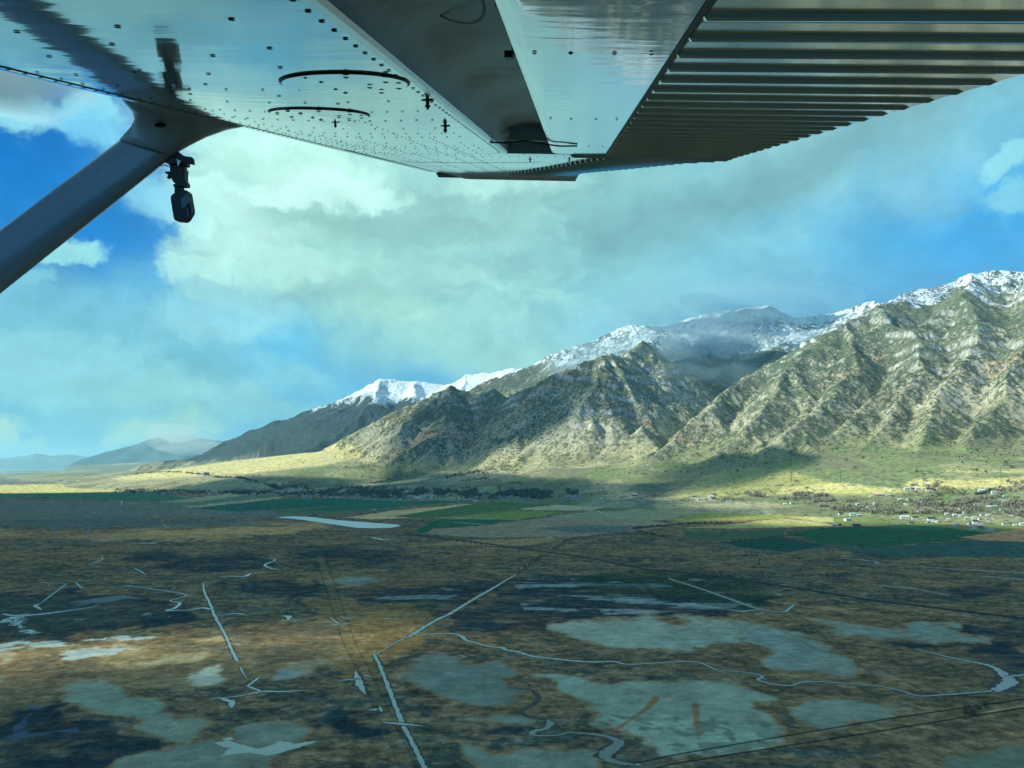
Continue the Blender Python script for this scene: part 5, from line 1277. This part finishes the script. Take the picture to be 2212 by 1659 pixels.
for lst, where in ((low_, 'in the row along the pale road'), (high_, 'among houses scattered above the pale road')):
    for i, (x, y) in enumerate(lst):
        wa, ro = rb.choice(['white','white','white','tan']), rb.choice(['white','grey','dark','white'])
        house(x, y, rb.uniform(5, 10), wa, ro, rb.uniform(2.6, 3.8), rb.uniform(-25, 25), f'small {wa} {ro}-roofed house, {ORD[i]} from left {where}', 'house', 'small houses of the right-hand settlement')
# the long village: tiny pale houses
proto = {}
def tiny(x, y, w):
    key = (rb.choice(['white','white','grey','tan','white']), rb.choice(['white','grey','dark','grey']), rb.randint(0, 2))
    if key not in proto:
        w0, d0, h0, r0 = (14, 8.5, 3.4, 2.6) if key[2] == 0 else (20, 9, 3.2, 2.2) if key[2] == 1 else (10, 8, 5.2, 2.8)
        a, b = wall_mesh(w0, d0, h0, r0, WALL[key[0]]), roof_mesh(w0, d0, h0, r0, ROOF[key[1]])
        n = len(a.vertices); vs_ = [v.co[:] for v in a.vertices] + [v.co[:] for v in b.vertices]
        fs = [tuple(p.vertices) for p in a.polygons] + [tuple(i+n for i in p.vertices) for p in b.polygons]
        proto[key] = mesh_of('village_house', vs_, fs, [WALL[key[0]], ROOF[key[1]]], [0]*len(a.polygons)+[1]*len(b.polygons))
        bpy.data.meshes.remove(a); bpy.data.meshes.remove(b)
    P = hit(x, y); put('village_house', proto[key], P, math.radians(rb.uniform(-30, 30)), max(.8, w/FPX*P[1]/15),
        'tiny pale house of the long village between the dark fields and the foothills', 'house', 'tiny houses of the long village')
VH = [(309,1060,9),(300,1061,6),(341,1066,8),(352,1068,7),(334,1065,6),(274,1052,3),(438,1054,8),(430,1063,6),(452,1069,4),(472,1064,6),(529,1063,8),(557,1064,9),(588,1068,7),(602,1069,5),(613,1068,6),(644,1075,8),(658,1077,10),(666,1069,9),(716,1077,7),(726,1076,5),(742,1077,9),(748,1056,4),(771,1071,8),(635,1040,6),(446,1031,14),(432,1034,8),(418,1033,6),(547,1030,7),(560,1028,5),(828,1083,8),(859,1082,8),(844,1073,6),(862,1080,6),(903,1079,12),(988,1084,8),(1000,1083,5),(1027,1083,5),(1015,1080,4),(1074,1077,8),(1103,1077,8),(1241,1076,10),(1250,1078,8),(1228,1074,5),(770,1078,6),(790,1080,5),(1140,1079,6),(1062,1079,5),
      (1300,1080,5),(1345,1077,5),(880,1066,5),(930,1064,6),(960,1070,5),(870,1052,4),(700,1062,6)]
for x, y, w in VH: tiny(x, y, w)
for i in range(120):
    x = rb.uniform(255, 1180); t = (x-255)/925; y0 = 1040+18*t; y1 = 1064 + 17*min(1, t*1.6)
    tiny(x, rb.triangular(y0, y1, y1-6), rb.uniform(3.0, 6.5))
for i in range(10): tiny(rb.uniform(40, 240), rb.uniform(1038, 1054), rb.uniform(3, 6))

# trees: bare spring trees, conifers, round bushes, all of small leaf and twig faces
def leafm(name, col, var=.3):
    return pmat(name, col, .9, 0, .1, 0, None, (.5, var))
M_twig = leafm('bare_twigs', (.19, .18, .14)); M_twig2 = leafm('budding_twigs', (.20, .215, .10)); M_will = leafm('willow_yellow', (.34, .34, .08)); M_con = leafm('conifer_green', (.045, .075, .048)); M_jun = leafm('juniper_green', (.045, .065, .030)); M_bush = leafm('brown_bush', (.15, .15, .125)); M_bark = leafm('bark', (.10, .08, .06))
def tree_mesh(kind, seed, mat):
    r = random.Random(seed); vs_, fs, mi = [], [], []
    def cone(a, b, ra, rb_, m=1, N=5):
        a, b = Vector(a), Vector(b); d = (b-a).normalized(); p = d.orthogonal().normalized(); q = d.cross(p); k = len(vs_)
        for c_, rr_ in ((a, ra), (b, rb_)):
            for i in range(N): t = 2*PI*i/N; vs_.append(c_ + (p*math.cos(t)+q*math.sin(t))*rr_)
        for i in range(N): j = (i+1) % N; fs.append((k+i, k+j, k+N+j, k+N+i)); mi.append(m)
    def leaf(c_, s):
        n = Vector((r.gauss(0,1), r.gauss(0,1), r.gauss(0,.6)+.3)).normalized(); a = n.orthogonal().normalized(); b = n.cross(a); t = r.uniform(0, PI); a, b = a*math.cos(t)+b*math.sin(t), b*math.cos(t)-a*math.sin(t)
        k = len(vs_); c_ = Vector(c_)
        vs_.extend([c_+a*s, c_+b*s*.6, c_-a*s, c_-b*s*.6]); fs.append((k, k+1, k+2, k+3)); mi.append(0)
    if kind == 'bare':        # height 10
        cone((0,0,-1), (0,0,4.5), .38, .22)
        tips = []
        for i in range(9):
            a = r.uniform(0, 2*PI); z = r.uniform(2.4, 4.6); e = Vector((math.cos(a)*r.uniform(2, 3.6), math.sin(a)*r.uniform(2, 3.6), r.uniform(6, 9.4))); cone((0,0,z), e, .15, .04, 1, 3); tips.append((Vector((0,0,z)), e))
        for i in range(190):
            b, e = r.choice(tips); t = r.uniform(.3, 1.1); c_ = b.lerp(e, t) + Vector((r.gauss(0,.8), r.gauss(0,.8), r.gauss(0,.6))); leaf(c_, r.uniform(.22, .5))
    elif kind == 'conifer':
        cone((0,0,-1), (0,0,9.6), .3, .04)
        for i in range(230): z = 1 + 9*(r.random()**1.25); rr_ = (10.2-z)*.26*math.sqrt(r.random()); a = r.uniform(0, 2*PI); leaf((rr_*math.cos(a), rr_*math.sin(a), z), r.uniform(.3, .6))
    else:                     # round bush, height 4
        for i in range(3): a = r.uniform(0, 2*PI); cone((0,0,-.5), (math.cos(a)*.9, math.sin(a)*.9, 2.2), .12, .05, 1, 3)
        lob = [Vector((r.gauss(0,.8), r.gauss(0,.8), r.uniform(1.2, 2.8))) for _ in range(7)]
        for i in range(150):
            c_ = r.choice(lob); n = Vector((r.gauss(0,1), r.gauss(0,1), r.gauss(0,1))).normalized()*r.uniform(.5, 1.1); leaf(c_+n, r.uniform(.2, .42))
    return mesh_of(kind+'_tree', vs_, fs, [mat, M_bark], mi)
TM = {'bare': [tree_mesh('bare', 30+i, M_twig if i % 3 else M_twig2) for i in range(6)], 'willow': [tree_mesh('bare', 50+i, M_will) for i in range(2)],
      'conifer': [tree_mesh('conifer', 60+i, M_con) for i in range(3)], 'bush': [tree_mesh('bush', 70+i, M_bush) for i in range(4)], 'juniper': [tree_mesh('bush', 80+i, M_jun) for i in range(4)]}
rt = random.Random(33)
def tree(kind, x, y, hm, label, group=None, name=None, cat=None, P=None):
    P = P or hit(x, y); base_h = 10 if kind in ('bare', 'willow', 'conifer') else 4
    nm = name or {'bare': 'bare_tree', 'willow': 'willow_tree', 'conifer': 'conifer_tree', 'bush': 'bush', 'juniper': 'juniper_bush'}[kind]
    k = hm/base_h; return put(nm, rt.choice(TM[kind]), P, rt.uniform(0, 6.3), (k*rt.uniform(.95,1.25), k*rt.uniform(.95,1.25), k), label, cat or ('bush' if 'bush' in nm else 'tree'), group)
tree('juniper', 2037, 1091, 12, 'large round dark tree standing alone in the fields left of the curved lane', name='round_tree', cat='tree')
tree('willow', 1971, 1109, 11, 'yellow-green budding willow left of the white cottage among bare trees')
for dx in (0, 6, 12, 19, 26, 33): tree('willow', 1900+dx, 1128+rt.uniform(-1,1), 8, 'yellow-green willow of the clump beside the green-roofed grey barn', 'yellow-green willow clump')
tree('willow', 2052, 1133, 7, 'small yellow-green tree at the top of the brown plot left of the farmyard'); tree('willow', 2129, 1130, 10, 'pale budding tree right of the white farmyard'); tree('willow', 1299, 1079, 8, 'golden roadside tree left of the red barn farmstead'); tree('willow', 1307, 1079, 11, 'tall pale yellow poplar just right of the golden roadside tree')
for i in range(12): tree('conifer', 2107+i*2.2, 1070-i*.35, 9, 'dark conifer of the dense windbreak row before the half-hidden white house', 'dark conifer windbreak')
for i in range(3): tree('conifer', 2137+i*2.4, 1066, 12, 'tall dark conifer of the trio at the right end of the windbreak', 'trio of tall conifers')
tree('conifer', 1850, 1090, 10, 'dark pointed tree behind the white cottage left of the big thicket'); tree('conifer', 1055, 1076, 13, 'dark pointed conifer at the roadside of the village edge')
def region(kind, n, boxes, hm, label, group):
    for i in range(n):
        x0, x1, y0, y1 = rt.choice(boxes); x = rt.gauss((x0+x1)/2, (x1-x0)/4); y = rt.uniform(y0, y1); tree(kind, x, y, rt.uniform(*hm), label, group)
region('bare', 150, [(1870,2000,1090,1104),(1880,1950,1095,1110),(1900,1990,1084,1094),(2000,2060,1092,1106),(2040,2110,1086,1102),(2080,2212,1096,1112),(1780,1880,1086,1098),(2040,2100,1064,1074),(1880,1950,1104,1114),(2100,2212,1108,1120)], (6, 12), 'bare grey-brown tree of the thickets around the right-hand settlement', 'bare trees of the right-hand settlement')
region('bare', 40, [(1560,1620,1066,1086),(1620,1720,1060,1076),(1680,1760,1078,1090),(1590,1680,1060,1070)], (6, 11), 'bare tree by the roadside farmsteads right of the sunlit fields', 'bare trees of the middle farmsteads')
region('bare', 108, [(300,480,1044,1062),(420,640,1050,1066),(560,700,1056,1070),(640,900,1060,1078),(860,1100,1064,1080),(1060,1260,1068,1080),(280,340,1048,1058)], (7, 14), 'bare tree of the long village between the dark fields and the foothills', 'bare trees of the long village')
region('conifer', 20, [(620,700,1068,1078),(700,900,1066,1080),(300,470,1050,1062),(900,1240,1070,1080)], (8, 15), 'dark conifer among the houses of the long village', 'conifers of the long village')
for x, y in ((1567,1085),(1561,1084),(1590,1082),(1597,1081),(1604,1083),(1551,1081),(1585,1084)): tree('bush', x, y, 8, 'round purple-brown bush beside the blue-roofed roadside house', 'round bushes by the blue-roofed house')
def along(pts, n, hm, label, group, kind='bush', jit=1.2):
    for i in range(n):
        t = (i + rt.uniform(-.4, .4))/n*(len(pts)-1); t = max(0, min(len(pts)-1.001, t)); k = int(t); f = t-k
        tree(kind, pts[k][0]*(1-f)+pts[k+1][0]*f + rt.uniform(-jit, jit), pts[k][1]*(1-f)+pts[k+1][1]*f + rt.uniform(-.35, .35), rt.uniform(*hm), label, group)
along(z2((1760,272),(1850,262),(1950,255),(2066,243),(2180,240),(2330,242)), 56, (3, 6.5), 'dark leafless bush of the creek hedge at the edge of the cloud shadow', 'creek hedge bushes')
along(z2((1782,282),(1840,300),(1900,312),(1960,325)), 18, (3, 5), 'dark leafless bush of the branch hedge below the creek hedge', 'branch hedge bushes')
along(z2((1285,405),(1380,335),(1500,322),(1620,300),(1740,288)), 34, (2, 4), 'scrubby bush along the drain that climbs to the creek hedge', 'drain bushes')
along(z2((1080,535),(1140,490),(1200,445),(1240,425)), 18, (1.8, 3.4), 'scrubby bush along the dry end of the straight ditch', 'ditch end bushes')
along(z3((330,352),(520,330),(650,314),(830,305)), 24, (2.5, 4), 'dark bush of the hedge above the shaded green field', 'shaded field hedge bushes')
along(z2((430,300),(620,335),(765,350),(840,360),(940,376),(1130,410)), 20, (2, 4), 'dark bush beside the railway bank near the reservoir', 'railway bank bushes')
for p in z3((285,545),(305,548),(350,552),(372,556),(425,562)): tree('bush', *p, 3.5, 'dark bush in the cluster beside the railway bank at the track gate', 'track gate bushes')
for p in z3((1740,1325),(1760,1345),(1800,1330),(1845,1305),(1775,1350),(1720,1340)): tree('bush', *p, 3.2, 'dark leafless bush where the dyke meets the pale track', 'dyke corner bushes')
for x, y, h_ in ((1865,991,9),(1828,996,8),(1905,992,7),(1847,1014,8),(1981,1022,10),(2080,1003,9),(2131,1001,7),(2174,1004,11),(2183,1012,9),(2110,1020,11),(2130,1022,8),(1593,1020,12),(2190,987,8),(2040,1020,5),(1774,1016,6),(1640,1032,5),(1480,1012,6),(1495,1022,5)):
    tree('juniper', x, y, h_, 'lone dark juniper dotted on the open green slope above the right-hand settlement', 'lone junipers on the right-hand slope')
# the smaller junipers of the foothills: the nearest ones one by one, the rest as one mass
rj = np.random.RandomState(8); n_ = 60000
ax = rj.uniform(-36, 37, n_); rr2 = np.exp(rj.uniform(math.log(2000), math.log(5600), n_))
jx, jy = rr2*np.sin(np.radians(ax)), rr2*np.cos(np.radians(ax))
jz, js, jo, jc = terrain(jx, jy); qx, qy = proj(jx, jy, jz)
den = (.16*sstep(-150, 40, jo) + .55*sstep(20, 260, jo))*(.25 + 1.5*sstep(.42, .62, fbm(jx/260, jy/260, 4, 601)))
den = den + .75*sstep(.47, .55, fbm(jx/200, jy/200, 3, 607))*(qx > 740)*(qx < 1130)*(qy > 955)*(qy < 1045)
ok = (rj.rand(n_) < den) & (js > 250) & (jz < 900)
jx, jy, jz = jx[ok], jy[ok], jz[ok]; o_ = np.argsort(np.hypot(jx, jy)); jx, jy, jz = jx[o_], jy[o_], jz[o_]
nind = 190
for i in range(nind):
    tree('juniper', 0, 0, rt.uniform(3.5, 6), 'small dark juniper scattered over the grassy foot of the range', 'junipers on the foot of the range', P=(float(jx[i]), float(jy[i]), float(jz[i])-.3))
tpl = []; r_ = np.random.RandomState(2)
for t in range(5):              # small leafy clumps of loose faces
    m_ = 16; cen = r_.normal(0, 1, (m_, 3))*[1.5, 1.5, 1.1] + [0, 0, 1.9]; nn = r_.normal(0, 1, (m_, 3)); nn /= np.linalg.norm(nn, axis=1)[:, None]
    a = np.cross(nn, [0, 0, 1.]); a /= np.linalg.norm(a, axis=1)[:, None]+1e-6; b = np.cross(nn, a); s_ = r_.uniform(.7, 1.4, (m_, 1))
    tpl.append(np.stack([cen+a*s_, cen+b*s_, cen-a*s_, cen-b*s_], 1).reshape(-1, 3))
K = len(jx) - nind; sc_ = rj.uniform(.7, 1.5, K); V = np.concatenate([tpl[i % 5]*sc_[i] + [jx[nind+i], jy[nind+i], jz[nind+i]] for i in range(K)])
F = np.arange(len(V), dtype=np.int32).reshape(-1, 4); me = bpy.data.meshes.new('juniper_scrub')
me.vertices.add(len(V)); me.vertices.foreach_set('co', V.astype(np.float32).ravel()); me.loops.add(F.size); me.loops.foreach_set('vertex_index', F.ravel())
me.polygons.add(len(F)); me.polygons.foreach_set('loop_start', np.arange(len(F), dtype=np.int32)*4); me.update(calc_edges=True); me.materials.append(M_jun)
o = bpy.data.objects.new('juniper_scrub', me); COL.objects.link(o); o['kind'] = 'stuff'
# far brush of the village as one mass
n_ = 3000; xs_ = np.linspace(250, 1250, 30); fr_ = np.linspace(0, 1, 7)
HT = np.array([[hit(x, 1043 + 14*(x-250)/1000 + f*(24 - 2*(x-250)/1000)) for f in fr_] for x in xs_])
u_ = rj.uniform(0, 28.99, n_); v_ = rj.triangular(0, 4, 6, n_)*.999; i_, j_ = u_.astype(int), v_.astype(int); fu, fv = u_-i_, v_-j_
Q = (HT[i_, j_]*(1-fu)[:, None] + HT[i_+1, j_]*fu[:, None])*(1-fv)[:, None] + (HT[i_, j_+1]*(1-fu)[:, None] + HT[i_+1, j_+1]*fu[:, None])*fv[:, None]
X_, Y_ = Q[:, 0], Q[:, 1]; Z_ = ground_z(X_, Y_)
clp = fbm(X_/55, Y_/120, 3, 611) > .52; X_, Y_, Z_ = X_[clp], Y_[clp], Z_[clp]
V = np.concatenate([tpl[i % 5]*rt.uniform(1.2, 2.4)*[1, 1, 1.3] + [X_[i], Y_[i], Z_[i]] for i in range(len(X_))]); F = [tuple(range(4*i, 4*i+4)) for i in range(len(V)//4)]
o = bpy.data.objects.new('village_brush', mesh_of('village_brush', V, F, [M_bush])); COL.objects.link(o); o['kind'] = 'stuff'

def brush(name, x0, x1, ya, yb, n, mat, sc, thr, fs=70):
    xs_ = np.linspace(x0, x1, 12); HT = np.array([[hit(x, np.interp(x, *ya)*(1-f) + np.interp(x, *yb)*f) for f in np.linspace(0, 1, 6)] for x in xs_])
    u_ = rj.uniform(0, 10.99, n); v_ = rj.uniform(0, 4.99, n); i_, j_ = u_.astype(int), v_.astype(int); fu, fv = (u_-i_)[:, None], (v_-j_)[:, None]
    Q = (HT[i_, j_]*(1-fu) + HT[i_+1, j_]*fu)*(1-fv) + (HT[i_, j_+1]*(1-fu) + HT[i_+1, j_+1]*fu)*fv
    Q = Q[fbm(Q[:, 0]/fs, Q[:, 1]/fs, 3, int(x0)) > thr]; Z_ = ground_z(Q[:, 0], Q[:, 1])
    V = np.concatenate([tpl[i % 5]*rt.uniform(*sc)*[1, 1, 1.25] + [Q[i, 0], Q[i, 1], Z_[i]] for i in range(len(Q))]); F = [tuple(range(4*i, 4*i+4)) for i in range(len(V)//4)]
    o = bpy.data.objects.new(name, mesh_of(name, V, F, [mat])); COL.objects.link(o); o['kind'] = 'stuff'
brush('village_trees', 270, 1180, ([270,700,1180],[1044,1052,1062]), ([270,700,1180],[1060,1074,1080]), 1300, M_twig, (1.6, 2.8), .50, 90)
brush('thicket', 1760, 2260, ([1760,1900,2260],[1082,1080,1080]), ([1760,1900,2260],[1100,1112,1120]), 1500, M_twig, (.9, 1.8), .53, 60)
brush('thicket', 1540, 1790, ([1540,1790],[1062,1066]), ([1540,1790],[1080,1086]), 500, M_twig, (1.0, 1.9), .55, 60)
brush('slope_scrub', 1980, 2260, ([1980,2260],[1040,1040]), ([1980,2260],[1080,1080]), 500, M_bush, (.8, 1.5), .55, 60)
# power poles on the fans
M_pole = flat('weathered_pole', (.11, .09, .07)); M_steel = flat('galvanised_steel', (.42, .46, .46))
def pole_mesh(h):
    vs_, fs = [], []
    def beam(a, b, r0, r1, N=6):
        a, b = Vector(a), Vector(b); d = (b-a).normalized(); p = d.orthogonal().normalized(); q = d.cross(p); k = len(vs_)
        for c_, rr_ in ((a, r0), (b, r1)):
            for i in range(N): t = 2*PI*i/N; vs_.append(c_+(p*math.cos(t)+q*math.sin(t))*rr_)
        for i in range(N): j = (i+1) % N; fs.append((k+i, k+j, k+N+j, k+N+i))
        fs.append(tuple(range(k+N, k+2*N)))
    return vs_, fs, beam
def pole(x, y, hpx, label):
    P = hit(x, y); h = hpx/FPX*P[1]; o = empty('power_pole', P, label, 'power pole', 'power poles across the foothills')
    vs_, fs, beam = pole_mesh(h); beam((0,0,-1), (0,0,h), .75, .45); child('pole', mesh_of('pole', vs_, fs, [M_pole]), o)
    for k, z in enumerate((.97, .87, .78)):
        vs_, fs, beam = pole_mesh(h); L_ = (2.6, 3.4, 2.6)[k]; beam((-L_, 0, h*z), (L_, 0, h*z), .22, .22)
        a = child('crossarm', mesh_of('crossarm', vs_, fs, [M_pole]), o)
        vs_, fs, beam = pole_mesh(h)
        for s in (-1, 1): vs_, fs, beam = pole_mesh(h); beam((s*L_*.92, 0, h*z), (s*L_*.92, 0, h*z-1.3), .16, .16); child('insulator', mesh_of('insulator', vs_, fs, [M_steel]), a)
names = ['first', 'second', 'third', 'fourth', 'fifth', 'sixth', 'seventh', 'eighth', 'ninth', 'tenth', 'eleventh']
for i, (x, y, hp) in enumerate(((1006,1056,20),(1112,1037,20),(1202,1017,19),(1288,1016,18),(1375,1026,20),(1471,1039,20),(1586,1042,20),(1710,1042,23),(1816,1041,24),(1993,1041,25),(2163,1040,31))):
    pole(x, y, hp, f'tall dark power pole, {names[i]} from the left of the line crossing the foothills')
def pylon(x, y, hpx, label):
    P = hit(x, y); h = hpx/FPX*P[1]; o = empty('pylon', P, label, 'pylon', 'pale pylons across the marsh')
    vs_, fs, beam = pole_mesh(h); w = h*.10
    for sx in (-1, 1):
        for sy in (-1, 1): beam((sx*w, sy*w, -1), (sx*w*.22, sy*w*.22, h), .22, .14, 4)
    for j in range(6):
        a, b = 1-.78*j/6, 1-.78*(j+1)/6
        for sy in (-1, 1): beam((-w*a, sy*w*a, h*j/6), (w*b, sy*w*b, h*(j+1)/6), .09, .09, 3); beam((w*a, sy*w*a, h*j/6), (-w*b, sy*w*b, h*(j+1)/6), .09, .09, 3)
    child('lattice_tower', mesh_of('lattice_tower', vs_, fs, [M_steel]), o)
    for z in (.72, .84, .96):
        vs_, fs, beam = pole_mesh(h); beam((-h*.13, 0, h*z), (0, 0, h*z+.5), .12, .2, 4); beam((h*.13, 0, h*z), (0, 0, h*z+.5), .12, .2, 4); child('crossarm', mesh_of('crossarm', vs_, fs, [M_steel]), o)
for x, y, hp, lab in ((744,1085,26,'faint pale pylon before the village at the right end of the dark green field'),(571,1100,24,'faint pale pylon standing in the dark green field'),(484,1119,28,'faint pale pylon at the lower left corner of the dark green field'),(375,1101,9,'short pale pylon, left one of the pair by the field corner'),(388,1101,10,'short pale pylon, right one of the pair by the field corner'),(191,1161,26,'faint pylon on the tan marsh band, right one of two'),(115,1163,26,'faint pylon on the tan marsh band, left one of two')):
    pylon(x, y, hp, lab)

# cattle: a black herd grazing on the marsh pasture
def cow_mesh():
    P_ = [((-.95,0,1.15),.34),((-.45,0,1.10),.40),((.15,0,1.10),.41),((.65,0,1.18),.36),((1.0,0,1.05),.22),((1.30,0,.62),.15),((1.52,0,.34),.12),((1.66,0,.16),.08),
          ((-.98,.2,.75),.17),((-1.10,.2,.48),.085),((-1.0,.2,.05),.075),((-.98,-.2,.75),.17),((-1.02,-.2,.48),.085),((-.88,-.2,.05),.075),
          ((.62,.2,.72),.14),((.64,.2,.42),.08),((.62,.2,.05),.07),((.70,-.2,.72),.14),((.78,-.2,.42),.08),((.72,-.2,.05),.07),((-1.22,0,1.12),.05),((-1.30,0,.7),.03),((1.30,.17,.70),.04),((1.30,-.17,.70),.04)]
    E = [(0,1),(1,2),(2,3),(3,4),(4,5),(5,6),(6,7),(0,8),(8,9),(9,10),(0,11),(11,12),(12,13),(3,14),(14,15),(15,16),(3,17),(17,18),(18,19),(0,20),(20,21),(5,22),(5,23)]
    me = bpy.data.meshes.new('tmp'); me.from_pydata([p for p, _ in P_], E, []); o = bpy.data.objects.new('tmp', me); COL.objects.link(o)
    m = o.modifiers.new('s', 'SKIN'); m.use_smooth_shade = True
    for i, (_, r) in enumerate(P_): me.skin_vertices[0].data[i].radius = (r*.85, r)
    me.skin_vertices[0].data[1].use_root = True; o.modifiers.new('b', 'SUBSURF').levels = 1
    out = bpy.data.meshes.new_from_object(o.evaluated_get(bpy.context.evaluated_depsgraph_get())); bpy.data.objects.remove(o); out.name = 'cow'; return out
CM = cow_mesh(); CM.materials.clear(); CM.materials.append(flat('black_hide', (.018, .016, .015)))
CW = CM.copy(); CW.materials.clear(); CW.materials.append(flat('pale_hide', (.55, .52, .46)))
for i, (x, y) in enumerate(z3((440,428),(456,429),(485,426),(500,429),(515,428),(540,431),(527,458),(531,452),(592,429),(617,455),(620,481),(646,461),(671,486),(702,456),(760,446),(785,492),(497,493),(525,478),(766,512),(920,536),(957,542))):
    P = gp(x, y); put('cow', CM, (P[0], P[1], 0), rt.uniform(0, 6.3), 1.25, 'black cow grazing in the scattered herd on the shaded pasture', 'cow', 'black herd on the pasture')
P = gp(*z3((537,412))[0]); put('cow', CW, (P[0], P[1], 0), 1.2, 1.25, 'single pale cow at the top of the black herd on the pasture', 'cow')
